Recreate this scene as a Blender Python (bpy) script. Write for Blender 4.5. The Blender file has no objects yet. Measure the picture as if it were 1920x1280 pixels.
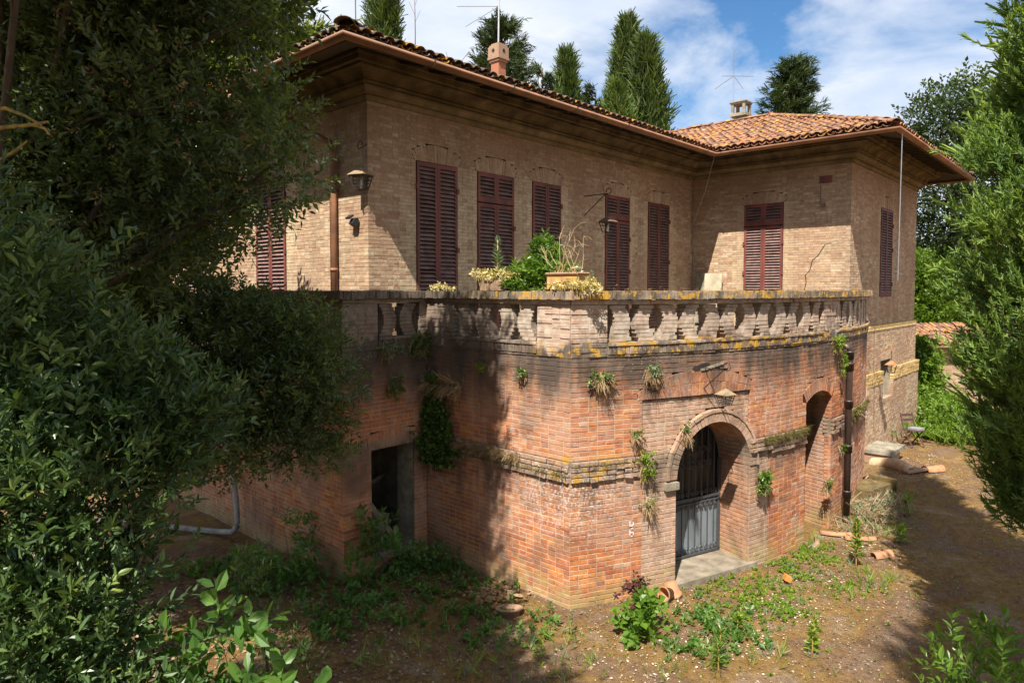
import bpy, math, random
import numpy as np
from mathutils import Vector, Matrix

rng = np.random.default_rng(7)
random.seed(7)
R = math.radians
SC = bpy.context.scene
COL = SC.collection

# ------------------------------------------------------------------ camera, sky, sun, exposure
YAW = R(42.5)
CAM_Z = 4.55
cam = bpy.data.cameras.new('camera')
cam_ob = bpy.data.objects.new('camera', cam)
COL.objects.link(cam_ob)
cam.sensor_width = 36.0
cam.lens = 36.0 * 1270 / 1920
cam.shift_y = -42.0 / 1920
cam.clip_start = 0.05
cam.clip_end = 3000
cam_ob.location = (0, 0, CAM_Z)
cam_ob.rotation_euler = (R(90 - 2.5), 0, YAW - R(90))
SC.camera = cam_ob

SUN = Vector((0.70, 0.286, -1.0)).normalized()
world = bpy.data.worlds.new('World')
SC.world = world
world.use_nodes = True
SC.view_settings.view_transform = 'Standard'
SC.view_settings.look = 'None'
SC.view_settings.gamma = 1.0
SC.view_settings.use_curve_mapping = False
SC.view_settings.exposure = 1.1
SC.cycles.max_bounces = 8
SC.cycles.diffuse_bounces = 4
SC.cycles.glossy_bounces = 3
SC.cycles.transmission_bounces = 5
SC.cycles.transparent_max_bounces = 6
SC.cycles.caustics_reflective = False
SC.cycles.caustics_refractive = False
SC.cycles.use_denoising = True


def nd(nt, typ, ins=None, **props):
    n = nt.nodes.new(typ)
    for k, v in props.items():
        setattr(n, k, v)
    for k, v in (ins or {}).items():
        s = n.inputs[k]
        if hasattr(v, 'is_output') or isinstance(v, bpy.types.NodeSocket):
            nt.links.new(v, s)
        else:
            if hasattr(s, 'default_value') and not isinstance(v, (int, float)) and len(v) == 3 and s.type == 'RGBA':
                v = (*v, 1.0)
            s.default_value = v
    return n


def ramp(nt, fac, stops, interp='LINEAR'):
    n = nt.nodes.new('ShaderNodeValToRGB')
    cr = n.color_ramp
    cr.interpolation = interp
    while len(cr.elements) < len(stops):
        cr.elements.new(0.5)
    for e, (p, c) in zip(cr.elements, stops):
        e.position = p
        e.color = (*c, 1.0) if len(c) == 3 else c
    nt.links.new(fac, n.inputs[0])
    return n.outputs[0]


def g(v):
    return (v, v, v)


def mix(nt, fac, a, b, mode='MIX'):
    n = nd(nt, 'ShaderNodeMix', data_type='RGBA', blend_type=mode)
    for sock, v in ((n.inputs[0], fac), (n.inputs[6], a), (n.inputs[7], b)):
        if isinstance(v, bpy.types.NodeSocket):
            nt.links.new(v, sock)
        elif isinstance(v, (int, float)):
            sock.default_value = v
        else:
            sock.default_value = (*v, 1.0)
    return n.outputs[2]


def mth(nt, op, a, b=None, c=None, clamp=False):
    n = nd(nt, 'ShaderNodeMath', operation=op, use_clamp=clamp)
    for i, v in enumerate((a, b, c)):
        if v is None:
            continue
        if isinstance(v, bpy.types.NodeSocket):
            nt.links.new(v, n.inputs[i])
        else:
            n.inputs[i].default_value = v
    return n.outputs[0]


def band(nt, z, lo0, lo1, hi0, hi1):
    """1 between lo1 and hi0, fading to 0 at lo0 and hi1."""
    a = nd(nt, 'ShaderNodeMapRange', {0: z, 1: lo0, 2: lo1}).outputs[0]
    b = nd(nt, 'ShaderNodeMapRange', {0: z, 1: hi0, 2: hi1, 3: 1.0, 4: 0.0}).outputs[0]
    return mth(nt, 'MULTIPLY', a, b)


def noise(nt, vec, scale, detail=4.0, rough=0.55, dist=0.0, sx=1, sy=1, sz=1, off=0.0):
    if (sx, sy, sz) != (1, 1, 1) or off:
        vec = nd(nt, 'ShaderNodeMapping', {0: vec, 3: (sx, sy, sz), 1: (off, off * 1.7, off * .6)}).outputs[0]
    return nd(nt, 'ShaderNodeTexNoise', {'Vector': vec, 'Scale': scale, 'Detail': detail, 'Roughness': rough, 'Distortion': dist}).outputs[0]


# world: physical sky with a procedural layer of broken cloud
wn = world.node_tree
wn.nodes.clear()
sky = nd(wn, 'ShaderNodeTexSky', sky_type='NISHITA', sun_disc=False)
sky.sun_elevation = math.asin(-SUN.z)
sky.sun_rotation = math.atan2(-SUN.x, -SUN.y) % (2 * math.pi)
sky.altitude = 250
sky.air_density = 1.0
sky.dust_density = 0.6
sky.ozone_density = 1.6
tc = nd(wn, 'ShaderNodeTexCoord').outputs['Generated']
sep = nd(wn, 'ShaderNodeSeparateXYZ', {0: tc})
hz = mth(wn, 'ADD', mth(wn, 'MAXIMUM', sep.outputs[2], 0.0), 0.22)
px = mth(wn, 'DIVIDE', sep.outputs[0], hz)
py = mth(wn, 'DIVIDE', sep.outputs[1], hz)
cv = nd(wn, 'ShaderNodeCombineXYZ', {0: px, 1: py, 2: 0.35}).outputs[0]
c1 = noise(wn, cv, 1.25, 8.0, 0.56, 0.35, off=3.1)
c2 = noise(wn, cv, 0.55, 3.0, 0.5, 0.0, off=8.4)
cs = mth(wn, 'ADD', mth(wn, 'MULTIPLY', c1, 0.72), mth(wn, 'MULTIPLY', c2, 0.42))
cmask = ramp(wn, cs, [(0.482, g(0.03)), (0.53, g(.5)), (0.59, g(.95))])
cshade = ramp(wn, noise(wn, cv, 1.9, 6.0, 0.6, 0.3, off=3.6), [(0.34, (2.6, 3.0, 3.7)), (0.66, (3.9, 4.0, 4.15))])
sk = nd(wn, 'ShaderNodeHueSaturation', {'Saturation': 1.34, 'Value': .56, 'Color': sky.outputs[0]}).outputs[0]
skycol = mix(wn, cmask, sk, cshade)
bg = nd(wn, 'ShaderNodeBackground', {0: skycol, 1: 0.128})
wo = nd(wn, 'ShaderNodeOutputWorld', {0: bg.outputs[0]})

sun = bpy.data.lights.new('sun', 'SUN')
sun.energy = 4.9
sun.angle = R(0.53)
sun.color = (1.0, 0.945, 0.85)
sun_ob = bpy.data.objects.new('sun', sun)
COL.objects.link(sun_ob)
sun_ob.location = (-30, -12, 45)
sun_ob.rotation_euler = SUN.to_track_quat('-Z', 'Y').to_euler()

# ------------------------------------------------------------------ object helpers


def link(name, me, parent=None, mat=None):
    o = bpy.data.objects.new(name, me)
    COL.objects.link(o)
    if mat is not None and me is not None and not me.materials:
        me.materials.append(mat)
    if parent is not None:
        o.parent = parent
        w = parent
        loc = Vector((0, 0, 0))
        while w is not None:
            loc += w.location
            w = w.parent
        o.location = -loc
    return o


def tag(o, label=None, cat=None, group=None, kind=None):
    if label:
        o['label'] = label
    if cat:
        o['category'] = cat
    if group:
        o['group'] = group
    if kind:
        o['kind'] = kind
    return o


def thing(name, label, cat, loc, group=None):
    o = bpy.data.objects.new(name, None)
    o.empty_display_size = 0.1
    COL.objects.link(o)
    o.location = loc
    return tag(o, label, cat, group)


def np_mesh(name, v, quads=None, tris=None, smooth=False, attrs=None):
    v = np.asarray(v, np.float32).reshape(-1, 3)
    me = bpy.data.meshes.new(name)
    loops, starts, n = [], [], 0
    if quads is not None and len(quads):
        q = np.asarray(quads, np.int32).reshape(-1, 4)
        loops.append(q.ravel())
        starts.append(np.arange(len(q)) * 4)
        n += q.size
    if tris is not None and len(tris):
        t = np.asarray(tris, np.int32).reshape(-1, 3)
        loops.append(t.ravel())
        starts.append(n + np.arange(len(t)) * 3)
    lp = np.concatenate(loops)
    st = np.concatenate(starts)
    me.vertices.add(len(v))
    me.loops.add(len(lp))
    me.polygons.add(len(st))
    me.vertices.foreach_set('co', v.ravel())
    me.loops.foreach_set('vertex_index', lp.astype(np.int32))
    me.polygons.foreach_set('loop_start', st.astype(np.int32))
    me.polygons.foreach_set('use_smooth', np.full(len(st), bool(smooth)))
    for k, a in (attrs or {}).items():
        at = me.attributes.new(k, 'FLOAT', 'FACE')
        at.data.foreach_set('value', np.asarray(a, np.float32))
    me.update()
    me.validate()
    return me


class MB:
    """Collects shapes for one mesh."""

    def __init__(self):
        self.v, self.f = [], []

    def add(self, verts, faces):
        b = len(self.v)
        self.v += [tuple(p) for p in verts]
        self.f += [tuple(b + i for i in f) for f in faces]
        return self

    def box(self, c, s, rz=0.0, mat=None):
        x, y, z = s[0] / 2, s[1] / 2, s[2] / 2
        pts = [(-x, -y, -z), (x, -y, -z), (x, y, -z), (-x, y, -z), (-x, -y, z), (x, -y, z), (x, y, z), (-x, y, z)]
        m = mat or Matrix.Rotation(rz, 3, 'Z')
        pts = [Vector(c) + m @ Vector(p) for p in pts]
        return self.add(pts, [(0, 3, 2, 1), (4, 5, 6, 7), (0, 1, 5, 4), (1, 2, 6, 5), (2, 3, 7, 6), (3, 0, 4, 7)])

    def tube(self, pts, r, n=6, cap=True):
        pts = [Vector(p) for p in pts]
        rr = r if isinstance(r, (list, tuple)) else [r] * len(pts)
        rings = []
        up = Vector((0.13, 0.21, 1)).normalized()
        for i, p in enumerate(pts):
            d = (pts[min(i + 1, len(pts) - 1)] - pts[max(i - 1, 0)])
            d = d.normalized() if d.length > 1e-9 else Vector((0, 0, 1))
            a = d.cross(up)
            if a.length < 0.05:
                a = d.cross(Vector((1, 0, 0)))
            a.normalize()
            b = d.cross(a)
            rings.append([p + (a * math.cos(t) + b * math.sin(t)) * rr[i] for t in (2 * math.pi * k / n for k in range(n))])
        vs = [q for rg in rings for q in rg]
        fs = [(i * n + k, i * n + (k + 1) % n, (i + 1) * n + (k + 1) % n, (i + 1) * n + k) for i in range(len(pts) - 1) for k in range(n)]
        if cap:
            fs += [tuple(range(n - 1, -1, -1)), tuple((len(pts) - 1) * n + k for k in range(n))]
        return self.add(vs, fs)

    def lathe(self, c, prof, n=16, axis=None):
        m = (Vector((0, 0, 1)).rotation_difference(Vector(axis)).to_matrix() if axis else Matrix.Identity(3))
        vs = [Vector(c) + m @ Vector((r * math.cos(2 * math.pi * k / n), r * math.sin(2 * math.pi * k / n), z)) for r, z in prof for k in range(n)]
        fs = [(i * n + k, i * n + (k + 1) % n, (i + 1) * n + (k + 1) % n, (i + 1) * n + k) for i in range(len(prof) - 1) for k in range(n)]
        return self.add(vs, fs)

    def mesh(self, name, smooth=False):
        me = bpy.data.meshes.new(name)
        me.from_pydata([tuple(p) for p in self.v], [], self.f)
        if smooth:
            me.polygons.foreach_set('use_smooth', np.ones(len(me.polygons), bool))
        me.update()
        return me

    def obj(self, name, mat, parent=None, smooth=False):
        return link(name, self.mesh(name, smooth), parent, mat)


# ------------------------------------------------------------------ materials


def new_mat(name):
    m = bpy.data.materials.new(name)
    m.use_nodes = True
    nt = m.node_tree
    nt.nodes.clear()
    out = nd(nt, 'ShaderNodeOutputMaterial')
    return m, nt, out


def simple(name, col, rough=0.7, metal=0.0, var=0.25, scale=8.0, bump=0.0, spec=0.4, col2=None, stretch=(1, 1, 1)):
    m, nt, out = new_mat(name)
    pos = nd(nt, 'ShaderNodeNewGeometry').outputs['Position']
    n1 = noise(nt, pos, scale, 5.0, 0.6, 0.0, *stretch)
    c2 = col2 or tuple(c * (1 - var) for c in col)
    c = ramp(nt, n1, [(0.32, c2), (0.68, tuple(min(1, v * (1 + var * .4)) for v in col))])
    b = nd(nt, 'ShaderNodeBsdfPrincipled', {'Base Color': c, 'Roughness': rough, 'Metallic': metal, 'Specular IOR Level': spec})
    if bump:
        h = noise(nt, pos, scale * 5, 4.0, 0.6, 0.0, *stretch)
        nt.links.new(nd(nt, 'ShaderNodeBump', {'Strength': bump, 'Distance': 0.01, 'Height': h}).outputs[0], b.inputs['Normal'])
    nt.links.new(b.outputs[0], out.inputs[0])
    return m


def terrace_stains(nt, pos, c, mortar=False):
    """Dirt, lichen, salt, algae and tone changes on the terrace masonry."""
    sp = nd(nt, 'ShaderNodeSeparateXYZ', {0: pos})
    x, y, z = sp.outputs
    # parapet weathered to grey beige
    f = band(nt, z, 3.42, 3.62, 9, 10)
    nzp = ramp(nt, noise(nt, pos, 3.0, 4, .6), [(0.3, g(.58)), (0.65, g(.94))])
    wc = ramp(nt, noise(nt, pos, 9.0, 3, .6, off=2.2), [(0.3, (.21, .175, .135)), (0.5, (.41, .355, .285)), (0.72, (.56, .505, .42))])
    c = mix(nt, mth(nt, 'MULTIPLY', f, nzp), c, wc)
    # weathered band
    c = mix(nt, mth(nt, 'MULTIPLY', band(nt, z, 1.77, 1.80, 2.10, 2.13), ramp(nt, noise(nt, pos, 4.0, 4, .6, off=6), [(.3, g(.4)), (.6, g(.95))])), c, (.25, .185, .13))
    # faded broad patches
    f = ramp(nt, noise(nt, pos, 0.9, 5, .6, 0.3), [(0.44, g(0)), (0.66, g(.58))])
    c = mix(nt, f, c, (.40, .265, .195))
    f = mth(nt, 'MULTIPLY', ramp(nt, noise(nt, pos, 7.0, 5, .7, .2, off=21), [(.45, g(0)), (.62, g(.5))]), ramp(nt, noise(nt, pos, .8, 3, .5, off=17), [(.4, g(.15)), (.6, g(1))]))
    c = mix(nt, f, c, (.47, .39, .32))
    f = ramp(nt, noise(nt, pos, 1.6, 5, .65, 0.4, off=11), [(0.52, g(0)), (0.64, g(.55))])
    c = mix(nt, f, c, (.15, .095, .07))
    # black crust in streaks under the ledge and under the band
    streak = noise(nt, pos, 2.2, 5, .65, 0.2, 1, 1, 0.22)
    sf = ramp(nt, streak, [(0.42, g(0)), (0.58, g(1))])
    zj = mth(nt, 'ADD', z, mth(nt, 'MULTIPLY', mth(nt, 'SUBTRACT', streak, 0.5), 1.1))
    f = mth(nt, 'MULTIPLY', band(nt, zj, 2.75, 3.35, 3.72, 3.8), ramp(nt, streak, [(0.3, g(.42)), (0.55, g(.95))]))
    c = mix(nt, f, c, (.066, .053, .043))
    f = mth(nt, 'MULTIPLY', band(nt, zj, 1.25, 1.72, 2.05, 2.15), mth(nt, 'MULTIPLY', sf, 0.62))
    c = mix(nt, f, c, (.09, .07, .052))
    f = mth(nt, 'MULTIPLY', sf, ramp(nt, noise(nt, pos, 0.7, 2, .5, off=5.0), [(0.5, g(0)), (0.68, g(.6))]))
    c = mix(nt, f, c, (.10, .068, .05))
    # darker towards the left bay, upper courses only
    f = mth(nt, 'MULTIPLY', band(nt, y, 6.4, 7.9, 30, 31), band(nt, zj, 2.4, 3.1, 9, 10))
    c = mix(nt, mth(nt, 'MULTIPLY', f, 0.6), c, (.085, .068, .055))
    # cap crust
    f = mth(nt, 'MULTIPLY', band(nt, z, 4.395, 4.41, 9, 10), ramp(nt, noise(nt, pos, 5.0, 4, .65, 0, 1, 1, .3), [(0.35, g(.25)), (0.6, g(.95))]))
    c = mix(nt, f, c, (.085, .07, .05))
    # salts near the corner
    dx = mth(nt, 'SUBTRACT', x, 7.6)
    dy = mth(nt, 'SUBTRACT', y, 5.9)
    d2 = mth(nt, 'ADD', mth(nt, 'MULTIPLY', dx, dx), mth(nt, 'MULTIPLY', dy, dy))
    near = nd(nt, 'ShaderNodeMapRange', {0: d2, 1: 0.02, 2: 1.3, 3: 1.0, 4: 0.0}).outputs[0]
    spk = ramp(nt, noise(nt, pos, 26.0, 5, .7), [(0.50, g(0)), (0.58, g(1))])
    f = mth(nt, 'MULTIPLY', mth(nt, 'MULTIPLY', near, spk), band(nt, zj, 0.9, 1.4, 1.9, 2.1))
    c = mix(nt, mth(nt, 'MULTIPLY', f, .7), c, (.56, .49, .43))
    spk2 = ramp(nt, noise(nt, pos, 33.0, 3, .7, off=4.4), [(0.62, g(0)), (0.68, g(.7))])
    c = mix(nt, mth(nt, 'MULTIPLY', spk2, ramp(nt, noise(nt, pos, 1.1, 2, .5, off=7), [(.5, g(0)), (.62, g(1))])), c, (.52, .45, .38))
    # algae at the foot
    f = mth(nt, 'MULTIPLY', band(nt, zj, -5, -4, 0.12, 0.42), ramp(nt, noise(nt, pos, 6, 3, .6, off=1.3), [(.35, g(0)), (.6, g(.75))]))
    c = mix(nt, f, c, (.30, .25, .10))
    # yellow lichen on ledge, cap and band
    ln = noise(nt, pos, 5.5, 5, .68, 0.4, off=9.1)
    lf = ramp(nt, ln, [(0.52, g(0)), (0.58, g(.92))])
    lz = mth(nt, 'ADD', band(nt, z, 3.56, 3.60, 3.80, 3.83), band(nt, z, 4.405, 4.41, 9, 10))
    lz = mth(nt, 'ADD', lz, mth(nt, 'MULTIPLY', band(nt, z, 1.74, 1.80, 2.16, 2.2), near), clamp=True)
    right = mth(nt, 'MAXIMUM', nd(nt, 'ShaderNodeMapRange', {0: y, 1: 6.6, 2: 5.8}).outputs[0], mth(nt, 'MULTIPLY', band(nt, z, 4.4, 4.405, 9, 10), nd(nt, 'ShaderNodeMapRange', {0: y, 1: 8.0, 2: 7.2}).outputs[0]))
    c = mix(nt, mth(nt, 'MULTIPLY', mth(nt, 'MULTIPLY', lz, lf), right), c, (.44, .25, .035))
    return c


def brick_material(name, cols, pale, stain=None, mortar=False, bumpk=0.5):
    m, nt, out = new_mat(name)
    pos = nd(nt, 'ShaderNodeNewGeometry').outputs['Position']
    if mortar:
        c = ramp(nt, noise(nt, pos, 14.0, 4, .6), [(0.3, cols[0]), (0.7, cols[1])])
    else:
        t = nd(nt, 'ShaderNodeAttribute', attribute_name='tint').outputs['Fac']
        rnd = nd(nt, 'ShaderNodeObjectInfo').outputs['Random']
        k = mth(nt, 'FRACT', mth(nt, 'ADD', t, rnd))
        st = [((i + 0.5) / len(cols), c) for i, c in enumerate(cols)]
        c = ramp(nt, k, st)
        kind = nd(nt, 'ShaderNodeAttribute', attribute_name='kind').outputs['Fac']
        c = mix(nt, kind, c, pale)
        n1 = ramp(nt, noise(nt, pos, 11.0, 5, .62), [(0.25, g(.62)), (0.75, g(1.22))])
        c = mix(nt, 1.0, c, n1, 'MULTIPLY')
        n2 = ramp(nt, noise(nt, pos, 45.0, 3, .6), [(0.3, g(.80)), (0.7, g(1.12))])
        c = mix(nt, 1.0, c, n2, 'MULTIPLY')
    if stain:
        c = stain(nt, pos, c, mortar)
    b = nd(nt, 'ShaderNodeBsdfPrincipled', {'Base Color': c, 'Roughness': 0.92, 'Specular IOR Level': 0.18})
    h = noise(nt, pos, 60.0, 5, .7)
    h2 = noise(nt, pos, 14.0, 3, .6)
    hh = mth(nt, 'ADD', h, mth(nt, 'MULTIPLY', h2, 1.5))
    nt.links.new(nd(nt, 'ShaderNodeBump', {'Strength': bumpk, 'Distance': 0.008, 'Height': hh}).outputs[0], b.inputs['Normal'])
    nt.links.new(b.outputs[0], out.inputs[0])
    return m


def villa_stains_tones(nt, pos, c, mortar=False):
    z = nd(nt, 'ShaderNodeSeparateXYZ', {0: pos}).outputs[2]
    streak = noise(nt, pos, 1.4, 5, .6, 0.2, 1, 1, 0.3)
    f = ramp(nt, streak, [(0.47, g(0)), (0.72, g(.42))])
    c = mix(nt, f, c, (.20, .135, .09))
    f = mth(nt, 'MULTIPLY', band(nt, mth(nt, 'ADD', z, mth(nt, 'MULTIPLY', streak, 1.2)), 7.0, 8.3, 20, 21), .5)  # tone turns darker and redder towards the wall top
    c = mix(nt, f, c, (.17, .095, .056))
    f = ramp(nt, noise(nt, pos, 0.55, 3, .5, off=3), [(0.48, g(0)), (0.62, g(.38))])
    c = mix(nt, f, c, (.27, .145, .09))
    return c


RED = [(.45, .140, .046), (.52, .185, .055), (.38, .115, .048), (.56, .225, .070), (.44, .150, .062), (.34, .125, .075), (.56, .25, .095), (.49, .160, .050), (.38, .155, .088), (.52, .20, .068), (.36, .115, .05)]
M_RED = brick_material('brick_red', RED, (.46, .32, .225), terrace_stains)
M_RED_MORTAR = brick_material('mortar_terrace', [(.38, .285, .20), (.54, .43, .325)], None, terrace_stains, True)
TAN = [(.40, .27, .165), (.51, .37, .24), (.43, .285, .18), (.55, .415, .275), (.40, .245, .155), (.51, .35, .22), (.34, .232, .15), (.59, .46, .31), (.46, .31, .195), (.38, .24, .155)]
M_TAN = brick_material('brick_tan', TAN, (.55, .43, .275), villa_stains_tones)
M_TAN_MORTAR = brick_material('mortar_villa', [(.25, .18, .125), (.42, .32, .225)], None, villa_stains_tones, True)
M_YELLOW = brick_material('brick_yellow', [(.52, .36, .15), (.60, .43, .19), (.48, .31, .13)], (.5, .4, .2), None)


def cornice_material():
    m, nt, out = new_mat('cornice_stucco')
    pos = nd(nt, 'ShaderNodeNewGeometry').outputs['Position']
    z = nd(nt, 'ShaderNodeSeparateXYZ', {0: pos}).outputs[2]
    c = ramp(nt, noise(nt, pos, 3.0, 5, .65), [(.3, (.12, .082, .045)), (.55, (.20, .142, .078)), (.75, (.26, .19, .11))])
    tone_streak = noise(nt, pos, 2.6, 5, .65, 0, 1, 1, .15)
    f = mth(nt, 'MULTIPLY', ramp(nt, tone_streak, [(.38, g(.25)), (.62, g(.92))]), band(nt, mth(nt, 'ADD', z, mth(nt, 'MULTIPLY', tone_streak, .22)), 7.98, 8.15, 9, 10))  # darker towards the cornice top, in uneven streaks
    c = mix(nt, f, c, (.058, .040, .024))
    f = ramp(nt, noise(nt, pos, 1.1, 5, .6, .3, off=5), [(.5, g(0)), (.66, g(.6))])
    c = mix(nt, f, c, (.085, .06, .034))
    b = nd(nt, 'ShaderNodeBsdfPrincipled', {'Base Color': c, 'Roughness': .92, 'Specular IOR Level': .15})
    nt.links.new(nd(nt, 'ShaderNodeBump', {'Strength': .3, 'Distance': .01, 'Height': noise(nt, pos, 30, 4, .6)}).outputs[0], b.inputs['Normal'])
    nt.links.new(b.outputs[0], out.inputs[0])
    return m


M_CORNICE = cornice_material()
M_SHUTTER = simple('shutter_paint', (.175, .048, .034), .62, scale=4, col2=(.085, .025, .020), stretch=(1, 1, .3))
M_SLAT = simple('slat_skylit_paint', (.215, .130, .112), .6, scale=6, col2=(.105, .060, .050))  # shutter paint greyed and lightened for the sky light on the slats
M_COPPER = simple('painted_copper', (.29, .135, .068), .62, col2=(.15, .07, .04), scale=2.2, spec=.4, bump=.15)
M_DARKWOOD = simple('dark_wood', (.055, .038, .026), .85, scale=9)
M_BLACK = simple('interior_dark', (.022, .02, .018), .9, var=.4)
M_IRON = simple('wrought_iron', (.085, .085, .09), .5, metal=.3, scale=20, spec=.5)
M_RUST = simple('rusty_iron', (.055, .038, .030), .75, metal=.2, scale=14, col2=(.03, .022, .02))
M_RUSTCAP = simple('rusted_sheet', (.34, .16, .07), .7, scale=9, col2=(.22, .10, .05))
M_TANCAP = simple('weathered_sheet', (.27, .20, .115), .65, scale=9, col2=(.15, .10, .06))
M_DARKCAP = simple('brown_sheet', (.16, .105, .08), .65, scale=9)
M_GLASSB = simple('bulb_glass', (.72, .74, .72), .12, spec=.8, var=.1)
M_PLASTIC = simple('black_plastic', (.022, .022, .028), .5)
M_CASTIRON = simple('cast_iron_pipe', (.060, .034, .027), .42, scale=6, col2=(.028, .020, .018), spec=.6, stretch=(1, 1, .4))
M_STONE = simple('grey_stone', (.33, .29, .22), .9, scale=5, bump=.5, col2=(.15, .13, .09))
M_PLASTER = simple('grey_plaster', (.27, .225, .165), .95, scale=5, bump=.6, col2=(.13, .105, .075))
M_CONDUIT = simple('corrugated_grey', (.34, .33, .30), .7, col2=(.16, .15, .13), scale=5)
M_TERRA = simple('terracotta', (.43, .20, .095), .85, scale=9, col2=(.25, .125, .07))
M_TERRALICH = simple('terracotta_lichen', (.55, .33, .06), .9, scale=9, col2=(.33, .19, .12), bump=.4)
M_TERRAOLD = simple('terracotta_old', (.31, .19, .125), .9, scale=12, col2=(.27, .17, .11), bump=.4)
M_BARK = simple('bark', (.085, .065, .045), .95, scale=14, bump=.6)
M_BARKPALE = simple('bark_pale', (.24, .20, .15), .95, scale=14, bump=.6)
M_TWIG = simple('dry_twig', (.46, .33, .18), .9, scale=20)
M_TWIGLICH = simple('lichen_twig', (.40, .27, .05), .95, scale=30, col2=(.16, .12, .06))
M_WHITEMETAL = simple('aerial_metal', (.45, .45, .46), .4, metal=.7)
M_BOARD = simple('old_board', (.44, .39, .28), .85, scale=4, col2=(.30, .25, .17))
M_SHEET = simple('grey_blue_sheet', (.20, .235, .26), .42, scale=1.8, col2=(.13, .155, .175), spec=.6, stretch=(2, 2, .7))
M_CHAIRWOOD = simple('chair_wood', (.085, .045, .038), .6, scale=9)
M_CUSHION = simple('cushion_cloth', (.24, .24, .25), .9)
M_BLUE = simple('blue_plastic', (.06, .08, .13), .5)


def tile_material():
    m, nt, out = new_mat('roof_clay')
    pos = nd(nt, 'ShaderNodeNewGeometry').outputs['Position']
    isl = nd(nt, 'ShaderNodeNewGeometry').outputs['Random Per Island']
    rnd = nd(nt, 'ShaderNodeObjectInfo').outputs['Random']
    k = mth(nt, 'FRACT', mth(nt, 'ADD', isl, rnd))
    c = ramp(nt, k, [(0, (.15, .08, .055)), (.2, (.31, .135, .07)), (.4, (.17, .105, .08)), (.6, (.37, .165, .08)), (.8, (.22, .125, .085)), (1, (.30, .17, .11))])
    n1 = ramp(nt, noise(nt, pos, 7, 5, .65), [(0.3, g(.6)), (0.7, g(1.2))])
    c = mix(nt, 1.0, c, n1, 'MULTIPLY')
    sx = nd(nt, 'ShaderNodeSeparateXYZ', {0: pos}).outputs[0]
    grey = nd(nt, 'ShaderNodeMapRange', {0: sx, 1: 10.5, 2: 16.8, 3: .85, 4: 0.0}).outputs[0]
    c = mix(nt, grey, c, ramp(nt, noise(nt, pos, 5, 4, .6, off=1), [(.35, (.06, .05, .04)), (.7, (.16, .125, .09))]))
    f = ramp(nt, noise(nt, pos, 4.2, 5, .7, 0.5, off=4), [(0.57, g(0)), (0.60, g(1))])
    c = mix(nt, f, c, (.52, .27, .035))
    f = ramp(nt, noise(nt, pos, 6.5, 5, .7, 0.5, off=14), [(0.62, g(0)), (0.66, g(.8))])
    c = mix(nt, f, c, (.50, .44, .36))
    b = nd(nt, 'ShaderNodeBsdfPrincipled', {'Base Color': c, 'Roughness': 0.9, 'Specular IOR Level': 0.2})
    nt.links.new(nd(nt, 'ShaderNodeBump', {'Strength': .5, 'Distance': 0.01, 'Height': noise(nt, pos, 40, 4, .6)}).outputs[0], b.inputs['Normal'])
    nt.links.new(b.outputs[0], out.inputs[0])
    return m


M_TILE = tile_material()


def leaf_material(name, cols, transl=0.3, rough=0.42, tcol=None, spec=0.45):
    m, nt, out = new_mat(name)
    isl = nd(nt, 'ShaderNodeNewGeometry').outputs['Random Per Island']
    t = nd(nt, 'ShaderNodeAttribute', attribute_name='tint').outputs['Fac']
    k = mth(nt, 'FRACT', mth(nt, 'ADD', mth(nt, 'MULTIPLY', isl, .35), mth(nt, 'MULTIPLY', t, .65)))
    k = mth(nt, 'ADD', mth(nt, 'MULTIPLY', isl, .4), mth(nt, 'MULTIPLY', t, .6))
    c = ramp(nt, k, [(0.12 + 0.76 * i / (len(cols) - 1), q) for i, q in enumerate(cols)])
    b = nd(nt, 'ShaderNodeBsdfPrincipled', {'Base Color': c, 'Roughness': rough, 'Specular IOR Level': spec})
    tc_ = mix(nt, 1.0, c, tcol or (1.5, 1.6, .55), 'MULTIPLY')
    tr = nd(nt, 'ShaderNodeBsdfTranslucent', {0: tc_})
    ms = nd(nt, 'ShaderNodeMixShader', {0: transl, 1: b.outputs[0], 2: tr.outputs[0]})
    nt.links.new(ms.outputs[0], out.inputs[0])
    return m


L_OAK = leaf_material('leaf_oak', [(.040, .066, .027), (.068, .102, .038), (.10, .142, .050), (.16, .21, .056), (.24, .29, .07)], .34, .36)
L_LAUREL = leaf_material('leaf_laurel', [(.036, .066, .024), (.060, .105, .034), (.09, .145, .045), (.14, .205, .056), (.25, .30, .07)], .25, .36)
L_BROAD = leaf_material('leaf_broad', [(.06, .13, .024), (.09, .18, .032), (.14, .245, .044)], .38, .45)
L_LIME = leaf_material('leaf_lime', [(.10, .17, .016), (.17, .26, .024), (.26, .34, .035)], .4, .5)
L_LIMEB = leaf_material('leaf_heart', [(.07, .14, .016), (.115, .21, .022), (.17, .28, .03)], .4, .45)
L_BUSH = leaf_material('leaf_bush', [(.06, .12, .016), (.105, .19, .025), (.19, .28, .04)], .35, .34)
L_CYP = leaf_material('leaf_cypress', [(.025, .042, .013), (.048, .076, .021), (.085, .122, .029), (.13, .17, .037)], .2, .6, spec=.25)
L_CYPR = leaf_material('leaf_cypress_near', [(.05, .098, .036), (.10, .168, .045), (.175, .255, .056), (.27, .35, .07)], .28, .6, spec=.25)
L_CYPY = leaf_material('leaf_cypress_young', [(.04, .07, .018), (.08, .125, .026), (.14, .19, .036)], .2, .6, spec=.25)
L_FIR = leaf_material('leaf_fir', [(.022, .036, .016), (.042, .065, .023), (.078, .105, .032)], .15, .6, spec=.25)
L_PINE = leaf_material('leaf_pine', [(.07, .095, .012), (.13, .165, .02), (.21, .245, .03)], .3, .6, spec=.2)
L_BACK = leaf_material('leaf_backwood', [(.025, .042, .013), (.045, .072, .02), (.075, .115, .027)], .25, .5)
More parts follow.
